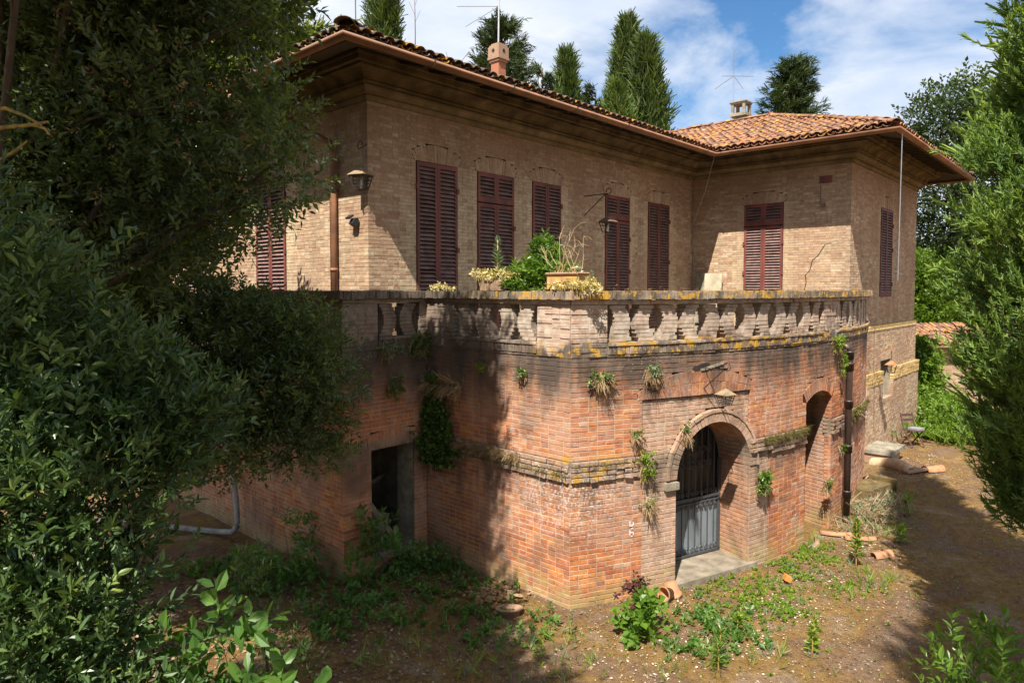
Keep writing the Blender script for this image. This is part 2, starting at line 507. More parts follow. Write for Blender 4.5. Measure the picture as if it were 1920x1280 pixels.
L_BACKLIME = leaf_material('leaf_backlime', [(.07, .125, .013), (.12, .20, .018), (.19, .28, .024)], .4, .5)
L_IVY = leaf_material('leaf_ivy', [(.05, .095, .02), (.08, .145, .026), (.125, .20, .036)], .25, .4)
L_MOSS = leaf_material('leaf_moss', [(.075, .068, .016), (.12, .105, .022), (.18, .15, .04)], .1, .9)
L_SEDUM = leaf_material('leaf_sedum', [(.34, .26, .09), (.50, .41, .17), (.62, .55, .27)], .2, .7)
L_GREY = leaf_material('leaf_greygreen', [(.10, .15, .08), (.16, .22, .11), (.23, .28, .15)], .3, .6)
L_DRY = leaf_material('leaf_dry', [(.20, .12, .05), (.30, .20, .10), (.40, .29, .17)], .15, .8)
L_LITTER = leaf_material('leaf_litter', [(.075, .042, .022), (.15, .085, .045), (.25, .16, .09), (.36, .27, .18)], .05, .85)
L_REDLEAF = leaf_material('leaf_wine', [(.05, .016, .018), (.08, .025, .022), (.10, .05, .03)], .2, .4)

# ------------------------------------------------------------------ wall paths and brick laying


class Line:
    def __init__(s, p0, p1):
        s.p0 = np.array(p0, float)
        d = np.array(p1, float) - s.p0
        s.L = float(np.hypot(*d))
        s.t = d / s.L
        s.n = np.array([s.t[1], -s.t[0]])

    def P(s, a):
        return s.p0 + np.multiply.outer(np.asarray(a, float), s.t)

    def N(s, a):
        return np.broadcast_to(s.n, np.shape(a) + (2,))


class Arc:
    C = np.array([14.0, 17.45])
    Rr = 13.3

    def __init__(s, x0, x1):
        s.f0 = math.asin((x0 - 14) / s.Rr)
        s.L = s.Rr * (math.asin((x1 - 14) / s.Rr) - s.f0)

    def fi(s, a):
        return s.f0 + np.asarray(a, float) / s.Rr

    def P(s, a):
        f = s.fi(a)
        return s.C + s.Rr * np.stack([np.sin(f), -np.cos(f)], -1)

    def N(s, a):
        f = s.fi(a)
        return np.stack([np.sin(f), -np.cos(f)], -1)

    def s(self, x):
        return self.Rr * (math.asin((x - 14) / self.Rr) - self.f0)


def path3(path, s, z, off):
    s = np.asarray(s, float)
    p = path.P(s) + path.N(s) * np.asarray(off, float)[..., None]
    return np.concatenate([p, np.asarray(z, float)[..., None]], -1)


class Bricks:
    def __init__(self):
        self.rows = {}
        self.mort = {}

    def quad(self, path, q, proud=0.0, dep=0.11, tint=None, kind=0.0, cls=-1, jit=0.0025):
        self.rows.setdefault(id(path), (path, []))[1].append(
            (q, proud, dep, random.random() if tint is None else tint, kind, cls, jit))

    def rect(self, path, a, za, b, zb, **k):
        self.quad(path, ((a, za), (b, za), (b, zb), (a, zb)), **k)

    def mortar(self, path, a, b, za, zb, off=-0.006):
        n = 1 if isinstance(path, Line) else max(1, int((b - a) / 0.5) + 1)
        e = np.linspace(a, b, n + 1)
        for i in range(n):
            self.mort.setdefault(id(path), (path, []))[1].append((e[i], e[i + 1], za, zb, off))

    def arrays(self, items, path):
        q = np.array([r[0] for r in items], float)
        n = len(q)
        pr = np.array([r[1] for r in items])[:, None]
        dp = np.array([r[2] for r in items])[:, None]
        jt = np.array([r[6] for r in items])[:, None]
        c = q.mean(1, keepdims=True)
        sz = (q.max(1) - q.min(1)).min(1)
        dl = np.minimum(0.0028, sz * 0.08)[:, None, None]
        inn = q + np.sign(c - q) * dl + rng.normal(0, 1, q.shape) * jt[:, :, None] * 0.7
        prj = pr + np.clip(rng.normal(0, 1, (n, 1)), -1.2, 1.6) * jt
        front = path3(path, inn[..., 0], inn[..., 1], prj + np.clip(rng.normal(0, .4, (n, 4)), -.5, .6) * jt)
        mid = path3(path, q[..., 0], q[..., 1], np.broadcast_to(prj - 0.0028, (n, 4)))
        back = path3(path, q[..., 0], q[..., 1], np.broadcast_to(pr - dp, (n, 4)))
        v = np.concatenate([back, mid, front], 1)
        f = [(8, 9, 10, 11)]
        for b in (0, 4):
            for i in range(4):
                j = (i + 1) % 4
                f.append((b + i, b + j, b + 4 + j, b + 4 + i))
        F = np.array(f)[None] + (np.arange(n) * 12)[:, None, None]
        return v.reshape(-1, 3), F.reshape(-1, 4), np.repeat([r[3] for r in items], 9), np.repeat([r[4] for r in items], 9)

    def build(self, name, mat, parent, kind='stuff', only=None):
        V, F, T, K, b = [], [], [], [], 0
        for path, items in self.rows.values():
            items = [r for r in items if not (only and not only(r))]
            if not items:
                continue
            v, f, t, k = self.arrays(items, path)
            V.append(v)
            F.append(f + b)
            T.append(t)
            K.append(k)
            b += len(v)
        me = np_mesh(name, np.concatenate(V), np.concatenate(F), attrs={'tint': np.concatenate(T), 'kind': np.concatenate(K)})
        o = link(name, me, parent, mat)
        o['kind'] = kind
        return o

    def build_mortar(self, name, mat, parent):
        V, b, F = [], 0, []
        for path, it in self.mort.values():
            a = np.array(it)
            s = a[:, [0, 1, 1, 0]]
            z = a[:, [2, 2, 3, 3]]
            V.append(path3(path, s, z, np.broadcast_to(a[:, 4:5], s.shape)).reshape(-1, 3))
            F.append(np.arange(len(a) * 4).reshape(-1, 4) + b)
            b += len(a) * 4
        return link(name, np_mesh(name, np.concatenate(V), np.concatenate(F)), parent, mat)

    def pick_solo(self, mat, parent, n, ok, sizes):
        """The N bricks that show largest become objects that share a few meshes."""
        cand = []
        for key, (path, items) in self.rows.items():
            for i, r in enumerate(items):
                if r[5] >= 0:
                    q = r[0]
                    s, z = (q[0][0] + q[1][0]) / 2, (q[0][1] + q[2][1]) / 2
                    p = path.P(s)
                    nn = path.N(s)
                    D = math.sqrt(p[0] ** 2 + p[1] ** 2 + (z - CAM_Z) ** 2)
                    face = max(0, -(p[0] * nn[0] + p[1] * nn[1])) / D
                    if face > 0.05 and ok(p, z):
                        cand.append((face / D ** 2 * (1 if r[5] == 0 else .5), key, i, p, nn, z, r))
        cand.sort(key=lambda c: -c[0])
        cand = cand[:n]
        meshes = {}
        for cls, (l, h, d) in enumerate(sizes):
            for vnt in range(5):
                B = Bricks()
                ln = Line((-50, 0), (50, 0))
                B.rect(ln, 50 - l / 2, -h / 2, 50 + l / 2, h / 2, dep=d, tint=0.0)
                v, f, t, k = B.arrays(B.rows[id(ln)][1], ln)
                me = np_mesh('brick', v, f)
                me.materials.append(mat)
                meshes[cls, vnt] = me
        kill = {}
        base = Vector(parent.location)
        for c in cand:
            _, key, i, p, nn, z, r = c
            kill.setdefault(key, set()).add(i)
            o = bpy.data.objects.new('brick', meshes[r[5], random.randrange(5)])
            COL.objects.link(o)
            o.parent = parent
            o.location = Vector((p[0] + nn[0] * r[1], p[1] + nn[1] * r[1], z)) - base
            o.rotation_euler = (0, 0, math.atan2(nn[0], -nn[1]))
        for key, s in kill.items():
            path, items = self.rows[key]
            self.rows[key] = (path, [r for i, r in enumerate(items) if i not in s])


def subtract(a, b, holes):
    out, x = [], a
    for h0, h1 in sorted(holes):
        if h1 <= x or h0 >= b:
            continue
        if h0 > x:
            out.append((x, h0))
        x = max(x, h1)
    if x < b:
        out.append((x, b))
    return [(p, q) for p, q in out if q - p > 0.015]


def lay(B, path, z0, z1, ch, holes=lambda z: [], s0=0.0, s1=None, st=0.285, hd=0.142, gap=0.012, dep=0.11, proud=0.0,
        c0=False, c1=False, kind=None, jit=0.0022, moff=-0.0065, par=0):
    s1 = path.L if s1 is None else s1
    n = max(1, round((z1 - z0) / ch))
    ch = (z1 - z0) / n
    for i in range(n):
        za, zb = z0 + i * ch, z0 + (i + 1) * ch
        zi = i + par
        a = s0 + (dep + 0.006 if c0 and zi % 2 else 0.0)
        b = s1 - (dep + 0.006 if c1 and not zi % 2 else 0.0)
        hs = holes((za + zb) / 2)
        for (p, q) in subtract(s0, s1, hs):
            B.mortar(path, p, q, za, zb, moff + proud)
        for (p, q) in subtract(a, b, hs):
            x, k = p, zi
            while x < q - 0.01:
                l, cls = (st, 0) if k % 2 == 0 else (hd, 1)
                if random.random() < .12:
                    l, cls = (hd, 1) if cls == 0 else (st, 0)
                if x + l > q - 0.045:
                    l, cls = q - x, -1
                    if l > st * 1.15:
                        l = l / 2
                kd = kind(x + l / 2, (za + zb) / 2, l) if kind else 0.0
                xa = x if (c0 and x == s0) else x + gap / 2
                xb = x + l if (c1 and abs(x + l - s1) < 1e-6) else x + l - gap / 2
                if xa == x or xb == x + l:
                    cls = -1
                B.rect(path, xa, za + gap / 2, xb, zb - gap / 2, proud=proud, dep=dep, cls=cls if kd == 0 else -1, kind=kd, jit=jit)
                x += l
                k += 1


def fan(B, path, s0, s1, zb, rise0, rise1, n, lean=0.5, rows=1, dep=0.11, proud=0.002, gap=.007, kind=0.0):
    """Flat arch of upright bricks: straight foot at zb, curved head, bricks leaning outwards."""
    c = (s0 + s1) / 2
    hw = (s1 - s0) / 2
    f = [(-1 + 2 * i / n) for i in range(n + 1)]

    def top(u):
        uu = u * (1 + lean * .35)
        return (c + u * hw + u * lean * (rise0 + (rise1 - rise0) * (1 - u * u)), zb + rise0 + (rise1 - rise0) * (1 - u * u))
    for i in range(n):
        b0, b1 = (c + f[i] * hw, zb), (c + f[i + 1] * hw, zb)
        t0, t1 = top(f[i]), top(f[i + 1])
        for r in range(rows):
            k0, k1 = r / rows, (r + 1) / rows
            if rows > 1 and i % 2 and r == 0:
                pass
            L = lambda p, q, k: (p[0] + (q[0] - p[0]) * k, p[1] + (q[1] - p[1]) * k)
            q = [L(b0, t0, k0), L(b1, t1, k0), L(b1, t1, k1), L(b0, t0, k1)]
            q = [(q[0][0] + gap / 2, q[0][1] + gap * .4), (q[1][0] - gap / 2, q[1][1] + gap * .4), (q[2][0] - gap / 2, q[2][1] - gap * .4), (q[3][0] + gap / 2, q[3][1] - gap * .4)]
            B.quad(path, tuple(q), proud=proud, dep=dep, kind=kind)
    B.mort.setdefault(id(path), (path, []))
    m = 6
    for i in range(m):
        u0, u1 = -1 + 2 * i / m, -1 + 2 * (i + 1) / m
        B.mort[id(path)][1].append((c + u0 * hw * 1.02, c + u1 * hw * 1.02, zb, zb + rise0 + (rise1 - rise0) * (1 - max(abs(u0), abs(u1)) ** 2), -0.005 + proud))

    def hole(z):
        if not zb <= z <= zb + rise1:
            return []
        h = z - zb
        if h <= rise0:
            w = hw + lean * h
        else:
            u = math.sqrt(max(0, 1 - (h - rise0) / max(1e-6, rise1 - rise0)))
            w = u * hw + u * lean * h
        return [(c - w - .004, c + w + .004)]
    return hole


def extrude_profile(pts, prof, name, mat, parent, smooth=False, closed_prof=False):
    """Sweeps a profile of (offset, height) along a mitred plan line."""
    P = [np.array(p, float) for p in pts]
    nn = []
    for i in range(len(P) - 1):
        d = P[i + 1] - P[i]
        d /= np.hypot(*d)
        nn.append(np.array([d[1], -d[0]]))
    V = []
    for i, p in enumerate(P):
        n = nn[0] if i == 0 else nn[-1] if i == len(P) - 1 else (nn[i - 1] + nn[i]) / (1 + nn[i - 1] @ nn[i])
        V += [(p[0] + n[0] * o, p[1] + n[1] * o, z) for o, z in prof]
    k = len(prof)
    F = [(i * k + j, (i + 1) * k + j, (i + 1) * k + (j + 1) % k, i * k + (j + 1) % k) for i in range(len(P) - 1) for j in range(k if closed_prof else k - 1)]
    return MB().add(V, F).obj(name, mat, parent, smooth)


# ------------------------------------------------------------------ foliage tools


def site(X, D, z=0.0):
    """Metres to the right of and ahead of the viewpoint, as world coordinates."""
    sa, ca = math.sin(YAW), math.cos(YAW)
    return np.array([X * sa + D * ca, -X * ca + D * sa, z])


def leaf6(w=.17, h=.05, droop=.06):
    v = np.array([(0, 0, 0), (.32, -w, h), (.68, -w * .8, h * .7), (1, 0, -droop), (.68, w * .8, h * .7), (.32, w, h)], float)
    return v, np.array([(0, 1, 2, 3), (0, 3, 4, 5)])


def leaf4(w=.2, h=.05, droop=.05):
    return np.array([(0, 0, 0), (.45, -w, h), (1, 0, -droop), (.45, w, h)], float), np.array([(0, 1, 2, 3)])


def frames(d, up=None, jitter=.35):
    d = d / np.maximum(1e-9, np.linalg.norm(d, axis=1, keepdims=True))
    u = np.tile([0, 0, 1.0], (len(d), 1)) if up is None else up
    u = u + rng.normal(0, jitter, d.shape)
    y = np.cross(u, d)
    y /= np.maximum(1e-9, np.linalg.norm(y, axis=1, keepdims=True))
    z = np.cross(d, y)
    return np.stack([d, y, z], -1)


def place(proto, pos, fr, sc):
    v, q = proto
    n = len(pos)
    out = np.einsum('nij,vj->nvi', fr, v) * np.asarray(sc).reshape(-1, 1, 1) + pos[:, None, :]
    return out.reshape(-1, 3), (q[None] + (np.arange(n) * len(v))[:, None, None]).reshape(-1, 4)


def merge(parts):
    V, Q, b = [], [], 0
    for v, q in parts:
        V.append(v)
        Q.append(q + b)
        b += len(v)
    return np.concatenate(V), np.concatenate(Q)


def twig(n, leaf, length, size, spread=.9, upk=.25, seed=0, tip=True):
    """A sprig: n leaves in a spiral round an axis along +x."""
    r = np.random.default_rng(seed)
    t = np.linspace(.15, 1, n) ** .9
    pos = np.stack([t * length, np.zeros(n), np.zeros(n)], 1)
    a = np.arange(n) * 2.4 + r.uniform(0, .6, n)
    d = np.stack([np.full(n, .75) - .3 * (1 - t) + r.normal(0, .12, n), np.cos(a) * spread, np.sin(a) * spread * .75 + upk], 1)
    fr = frames(d, jitter=.3)
    return place(leaf, pos, fr, size * (.75 + .4 * r.random(n)))


def plume(n, length, width, seed=0, fan_=.5, t1=.55, bl=(.5, .4)):
    """A conifer sprig: narrow blades fanned about +x."""
    r = np.random.default_rng(seed)
    blade = (np.array([(0, -.5, 0), (0, .5, 0), (1, .22, 0), (1, -.22, 0)], float) * np.array([1, width, 1]), np.array([(0, 3, 2, 1)]))
    t = r.uniform(0, t1, n)
    pos = np.stack([t * length, np.zeros(n), np.zeros(n)], 1)
    d = np.stack([np.ones(n), r.normal(0, fan_, n), r.normal(0, fan_, n)], 1)
    return place(blade, pos, frames(d, jitter=1.0), length * (bl[0] + bl[1] * r.random(n)))


def scatter(name, mat, parent, protos, pos, d, sc, tint=None, up=None, jitter=.35, kind=None):
    n = len(pos)
    which = rng.integers(0, len(protos), n)
    tint = rng.random(n) if tint is None else tint
    fr = frames(np.asarray(d, float), up, jitter)
    V, Q, T, b = [], [], [], 0
    for i, p in enumerate(protos):
        m = which == i
        if not m.any():
            continue
        v, q = place(p, pos[m], fr[m], np.asarray(sc)[m])
        V.append(v)
        Q.append(q + b)
        b += len(v)
        T.append(np.repeat(tint[m], len(p[1])))
    o = link(name, np_mesh(name, np.concatenate(V), np.concatenate(Q), attrs={'tint': np.concatenate(T)}), parent, mat)
    if kind:
        o['kind'] = kind
    return o


def unit(n):
    v = rng.normal(0, 1, (n, 3))
    return v / np.linalg.norm(v, axis=1, keepdims=True)


def clump_points(clumps, n, shell=.5, squash=.8):
    """Points in a set of round clumps, weighted by surface; returns position, outward direction, clump number, depth in clump."""
    c = np.array([k[:3] for k in clumps], float)
    r = np.array([k[3] for k in clumps], float)
    w = r ** 2
    idx = rng.choice(len(c), n, p=w / w.sum())
    u = unit(n)
    rad = rng.random(n) ** shell
    lump = 1 + .22 * np.sin(u[:, 0] * 5 + idx) * np.sin(u[:, 1] * 4.3 + idx * 2) + .12 * rng.normal(0, 1, n)
    off = u * (rad * r[idx] * lump)[:, None] * np.array([1, 1, squash])
    return c[idx] + off, u, idx, rad


def branch_net(base, clumps, r0, name, mat, parent, n_sub=3, sag=.1, seed=1, trunk_top=None):
    rr = random.Random(seed)
    mb = MB()
    base = Vector(base)
    cs = [Vector(k[:3]) for k in clumps]
    cen = sum(cs, Vector()) / len(cs)
    top = Vector(trunk_top) if trunk_top is not None else Vector((cen.x * .7 + base.x * .3, cen.y * .7 + base.y * .3, cen.z))
    m = base.lerp(top, .5) + Vector((rr.uniform(-.15, .15), rr.uniform(-.15, .15), 0))
    trunk = MB().tube([base - Vector((0, 0, .1)), base.lerp(m, .5), m, m.lerp(top, .5), top], [r0 * 1.25, r0, r0 * .85, r0 * .65, r0 * .4], 9)
    for k, c in zip(clumps, cs):
        st = base.lerp(top, rr.uniform(.45, .98))
        mid = st.lerp(c, .5) + Vector((rr.uniform(-.2, .2), rr.uniform(-.2, .2), rr.uniform(-.05, .3)))
        mb.tube([st, mid, c], [r0 * .2, r0 * .12, r0 * .06], 6)
        for _ in range(n_sub):
            e = c + Vector((rr.gauss(0, 1), rr.gauss(0, 1), rr.gauss(0, .7))).normalized() * k[3] * .85
            mb.tube([mid.lerp(c, rr.uniform(.3, 1)), c.lerp(e, .5) + Vector((0, 0, sag * k[3])), e], [r0 * .06, r0 * .035, r0 * .012], 4)
    return trunk.obj('trunk', mat, parent, True), mb.obj('branch', mat, parent, True)


def leafy(name, label, cat, base, clumps, mat, protos, n, size, bark=None, r0=.12, group=None, shell=.45, upk=.35, out=.8, n_sub=3, tintf=None, trunk_top=None, jitter=.5, dirk=None):
    t = thing(name, label, cat, base, group)
    branch_net(base, clumps, r0, 'branch', bark or M_BARK, t, n_sub, seed=int(base[0] * 10), trunk_top=trunk_top)
    p, u, idx, rad = clump_points(clumps, n, shell)
    d = u * out + np.array([0, 0, upk]) + rng.normal(0, .4, u.shape)
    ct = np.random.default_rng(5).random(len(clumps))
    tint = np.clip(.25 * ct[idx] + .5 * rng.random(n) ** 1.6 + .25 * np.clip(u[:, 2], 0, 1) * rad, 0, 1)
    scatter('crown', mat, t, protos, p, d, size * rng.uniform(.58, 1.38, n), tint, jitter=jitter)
    return t


def cypress_tree(label, base, h, r, n, mat=None, seed=0, plumes=None, group=None, prof=None, size=.38, bark=None, name='cypress_tree', bend=(0, 0), rough=.16):
    mat = mat or L_CYP
    t = thing(name, label, 'tree', base, group)
    b = Vector(base)
    MB().tube([b - Vector((0, 0, .2)), b + Vector((0, 0, h * .5)), b + Vector((bend[0], bend[1], h * .93))], [r * .16 + .05, r * .12, .03], 8).obj('trunk', bark or M_BARK, t, True)
    rs = np.random.default_rng(seed)
    u = rs.random(n) ** .8
    z = u * .98 + .02
    pf = prof or (lambda q: np.minimum(1, (q / .12) ** .6) * np.clip(1 - q, 0, 1) ** .62)
    ang = rs.uniform(0, 2 * math.pi, n)
    # ragged columns of foliage
    lob = 1 + rough * np.sin(ang * 5 + z * 9 + seed) + rough * np.sin(ang * 9 - z * 23 + 2 * seed) + .5 * rough * rs.normal(0, 1, n)
    rad = r * pf(z) * lob * np.sqrt(rs.uniform(.45, 1, n))
    pos = np.stack([b.x + bend[0] * z + np.cos(ang) * rad, b.y + bend[1] * z + np.sin(ang) * rad, b.z + z * h], 1)
    d = np.stack([np.cos(ang) * .5, np.sin(ang) * .5, np.full(n, 1.0)], 1) + rs.normal(0, .3, (n, 3))
    tint = np.clip(.35 * (np.sin(ang * 4 + z * 14 + seed) * .5 + .5) + .65 * rs.random(n), 0, 1)
    scatter('crown', mat, t, plumes, pos, d, size * rs.uniform(.7, 1.3, n), tint, up=np.stack([np.cos(ang), np.sin(ang), np.zeros(n)], 1))
    return t


P_OAK = [twig(8, leaf4(.20, .06, .08), .17, .073, seed=i) for i in range(5)]
P_LAUREL = [twig(9, leaf6(.165, .05, .08), .18, .074, spread=.8, seed=20 + i) for i in range(5)]
P_BROAD = [twig(6, leaf6(.27, .05, .10), .20, .11, spread=1.0, upk=.1, seed=40 + i) for i in range(4)]
P_BACK = [twig(7, leaf4(.25, .05, .05), .5, .22, seed=60 + i) for i in range(4)]
P_CYP = [plume(6, 1.0, .14, seed=i) for i in range(4)]
P_CYPN = [plume(30, 1.0, .22, seed=10 + i, fan_=.60, t1=.9, bl=(.17, .15)) for i in range(5)]
P_ROSETTE = [twig(9, leaf6(.22, .06, .15), .02, .10, spread=1.6, upk=.5, seed=80 + i) for i in range(4)]
P_SPIKE = [twig(34, leaf4(.10, .02, .1), 1.0, .17, spread=1.1, upk=0, seed=90 + i) for i in range(2)]
P_GRASS = [plume(9, 1.0, .055, seed=30 + i, fan_=.35) for i in range(4)]
P_SMALL = [twig(8, leaf4(.3, .05, .05), .10, .055, spread=1.1, upk=.3, seed=100 + i) for i in range(4)]
P_DEEP = [twig(20, leaf4(.16, .04, .05), .6, .12, spread=1.0, upk=.2, seed=110 + i) for i in range(3)]


def wbox(mb, path, s0, s1, z0, z1, o0, o1):
    s = [s0, s1, s1, s0, s0, s1, s1, s0]
    o = [o1, o1, o0, o0, o1, o1, o0, o0]
    z = [z0] * 4 + [z1] * 4
    v = path3(path, np.array(s), np.array(z), np.array(o))
    return mb.add(v.tolist(), [(0, 3, 2, 1), (4, 5, 6, 7), (0, 1, 5, 4), (1, 2, 6, 5), (2, 3, 7, 6), (3, 0, 4, 7)])


def wquad(mb, path, pts):
    """Face through points given as (s, z, offset)."""
    a = np.array(pts, float)
    v = path3(path, a[:, 0], a[:, 1], a[:, 2])
    return mb.add(v.tolist(), [tuple(range(len(pts)))])


# ------------------------------------------------------------------ ground
def ground_z(x, y):
    return 0.018 * np.sin(x * 1.3 + y * .7) + 0.014 * np.sin(x * 2.9 - y * 2.1) - 0.03


gx = np.concatenate([np.linspace(-700, -12, 14)[:-1], np.linspace(-12, 34, 200), np.linspace(34, 700, 14)[1:]])
gy = np.concatenate([np.linspace(-700, -8, 14)[:-1], np.linspace(-8, 24, 150), np.linspace(24, 700, 14)[1:]])
GX, GY = np.meshgrid(gx, gy, indexing='ij')
GZ = ground_z(GX, GY) + rng.normal(0, .006, GX.shape)
nx, ny = GX.shape
ii = (np.arange(nx - 1)[:, None] * ny + np.arange(ny - 1)[None]).ravel()


def ground_material():
    m, nt, out = new_mat('bare_soil')
    pos = nd(nt, 'ShaderNodeNewGeometry').outputs['Position']
    a = noise(nt, pos, 1.1, 6, .62, .4)
    b = noise(nt, pos, 9.0, 6, .68)
    c = noise(nt, pos, 46.0, 5, .7)
    col = ramp(nt, a, [(.32, (.225, .15, .10)), (.45, (.21, .125, .065)), (.55, (.255, .15, .045)), (.66, (.285, .20, .13))])
    col = mix(nt, 1.0, col, ramp(nt, b, [(.28, g(.62)), (.5, g(1)), (.74, g(1.35))]), 'MULTIPLY')
    grit = mth(nt, 'MULTIPLY', ramp(nt, c, [(.58, g(0)), (.66, g(.85))]), ramp(nt, noise(nt, pos, 1.7, 4, .6, off=4), [(.42, g(.1)), (.62, g(1))]))
    col = mix(nt, grit, col, (.42, .36, .28))
    col = mix(nt, ramp(nt, noise(nt, pos, 75, 3, .6, off=3), [(.30, g(.7)), (.42, g(0))]), col, (.045, .03, .018))
    bs = nd(nt, 'ShaderNodeBsdfPrincipled', {'Base Color': col, 'Roughness': .95, 'Specular IOR Level': .12})
    h = mth(nt, 'ADD', mth(nt, 'MULTIPLY', b, 1.6), c)
    nt.links.new(nd(nt, 'ShaderNodeBump', {'Strength': 1.0, 'Distance': 0.045, 'Height': h}).outputs[0], bs.inputs['Normal'])
    nt.links.new(bs.outputs[0], out.inputs[0])
    return m


go = link('ground', np_mesh('ground', np.stack([GX, GY, GZ], -1).reshape(-1, 3), np.stack([ii, ii + ny, ii + ny + 1, ii + 1], -1), smooth=True), None, ground_material())
tag(go, kind='structure')

# ------------------------------------------------------------------ villa
XM, YA, XC, YT, XE = 6.87, 9.61, 18.36, 5.28, 25.3
ZF, ZC, ZE, OV = 3.5, 7.8, 8.165, 1.22
villa = thing('villa', 'long tan brick villa with maroon louvred shutters and low tiled roof', 'villa', (XM, YA, 0))
W_L = Line((XM, 20), (XM, YA))
W_A = Line((XM, YA), (XC, YA))
W_C = Line((XC, YA), (XC, YT))
W_T = Line((XC, YT), (XE, YT))
HEAD = 6.88
doors_A = [(7.92 - XM, 8.94 - XM, False), (9.47 - XM, 10.55 - XM, True), (11.13 - XM, 12.13 - XM, False), (13.87 - XM, 14.97 - XM, True), (15.86 - XM, 16.98 - XM, False)]
doors_C = [(YA - 8.05, YA - 6.96, True)]
doors_T = [(21.1 - XC, 22.35 - XC, False)]
doors_L = [(20 - 13.55, 20 - 12.33, False), (20 - 17.2, 20 - 16.0, False)]
VB = Bricks()


def wall_with_doors(path, doors, zb, head, z0, z1, c0, c1):
    fans = [fan(VB, path, a - .02, b + .02, head, .15, .33, int((b - a) / .062), lean=.55, proud=.001, kind=.12) for a, b, _ in doors]

    def holes(z):
        h = [(a, b) for a, b, _ in doors if zb <= z < head]
        for f in fans:
            h += f(z)
        return h

    def kind(s, z, l):
        if z > head:
            return 0.0
        for a, b, _ in doors:
            if abs(s - a + l / 2 + .01) < l / 2 + .02 or abs(s - b - l / 2 - .01) < l / 2 + .02:
                return .75
        return 0.0
    lay(VB, path, z0, z1, .065, holes, c0=c0, c1=c1, st=.272, hd=.135, gap=.008, kind=kind, jit=.0016, moff=-.0045)


wall_with_doors(W_L, doors_L, ZF, HEAD, ZF, ZC, False, True)
wall_with_doors(W_A, doors_A, ZF, HEAD, ZF, ZC, True, False)
vent_s = (YA - 6.06, YA - 5.74)
wall_with_doors(W_C, doors_C, ZF, HEAD, ZF, ZC, False, True)
wall_with_doors(W_T, doors_T, 4.32, 6.86, 3.56, ZC, True, False)
# lower storey of the wing, stepping outwards
W_T2 = Line((18.36, YT - .05), (XE + .06, YT - .05))
W_T3 = Line((18.36, YT - .13), (XE + .15, YT - .13))
nich = (21.2 - XC, 22.3 - XC)
nh = lambda z: [(0, .62)] + ([nich] if 1.42 < z < 2.5 else [])
lay(VB, W_T2, 2.26, 3.40, .065, nh, c1=False, st=.272, hd=.135, gap=.008, moff=-.0055)
lay(VB, W_T3, -0.05, 1.90, .065, nh, st=.272, hd=.135, gap=.008, moff=-.0055)
YB = Bricks()
lay(YB, W_T3, 1.90, 2.26, .09, nh, st=.33, hd=.16, gap=.016, proud=.015, jit=.006)
for i in range(int(7 / .14)):
    a = .7 + i * .14
    if a < W_T2.L - .1:
        YB.rect(W_T2, a, 3.41, a + .085, 3.47, proud=.02, dep=.1, kind=.3)
        YB.rect(W_T2, a + .07, 3.485, a + .155, 3.545, proud=.01, dep=.1, kind=.3)
YB.mortar(W_T2, .62, W_T2.L, 3.40, 3.56, -.03)
VB.pick_solo(M_TAN, villa, 290, lambda p, z: (4.6 < z < 7.6 and p[1] > 9.5 and p[1] < 11.6 and p[0] < 12.2), [(.264, .057, .11), (.127, .057, .11)])
VB.build('brickwork', M_TAN, villa)
VB.build_mortar('mortar_bed', M_TAN_MORTAR, villa)
YB.build('yellow_brick_course', M_YELLOW, villa)
YB.build_mortar('yellow_mortar', M_YELLOW, villa)
core = MB()
for (x0, x1, y0, y1, z0, z1) in ((XM + .16, XC + .2, YA + .16, 20, 3.2, 8.0), (XC + .16, XE, YT + .3, 20, -.1, 8.0), (XM, XC + .16, 20, 20.2, 0, 8)):
    core.box(((x0 + x1) / 2, (y0 + y1) / 2, (z0 + z1) / 2), (x1 - x0, y1 - y0, z1 - z0))
core.obj('wall_core', M_BLACK, villa)
side = MB()
side.box((XE + .055, (YT + 20) / 2 + .3, 5.7), (.1, 20 - YT - .62, 4.4)).box((XE + .1, (YT + 20) / 2 + .3, 1.7), (.1, 20 - YT - .62, 3.5))
side.obj('side_wall', M_TAN, villa)
nb = MB()
wbox(nb, W_T2, nich[0] - .02, nich[1] + .02, 1.40, 2.52, -.26, -.24)
wbox(nb, W_T2, nich[0] - .02, nich[0], 1.4, 2.52, -.24, -.02)
wbox(nb, W_T2, nich[1], nich[1] + .02, 1.4, 2.52, -.24, -.02)
wbox(nb, W_T2, nich[0], nich[1], 1.38, 1.42, -.24, .06)
nb.obj('niche', M_PLASTER, villa)
# small plugged vent and stub on the wing front
vb = MB()
wbox(vb, W_C, vent_s[0], vent_s[1], 7.27, 7.46, -.05, .004)
vb.obj('vent_plug', M_SHUTTER, villa)
vb = MB()
wbox(vb, W_C, vent_s[0] + .05, vent_s[0] + .16, 6.68, 6.76, 0, .09)
wbox(vb, W_C, vent_s[0] + .03, vent_s[0] + .05, 6.76, 7.25, 0, .012)
vb.obj('pipe_stub', M_DARKCAP, villa)
# settlement cracks
cr = MB()


def crack(path, pts, w=.012):
    for (a, za), (b, zb2) in zip(pts[:-1], pts[1:]):
        wquad(cr, path, [(a - w, za, .0085), (a + w, za, .0085), (b + w * .8, zb2, .0085), (b - w * .8, zb2, .0085)])


crack(W_C, [(4.33 - .05, 5.85), (4.02, 5.80), (3.72, 5.70), (3.55, 5.42), (3.42, 5.32), (3.36, 5.05), (3.25, 4.93), (3.27, 4.72), (3.22, 4.5)], .011)
crack(W_A, [(11.40, 7.7), (11.41, 7.2), (11.39, 6.8), (11.42, 6.3), (11.40, 5.6)], .008)
cr.obj('crack', M_BLACK, villa)

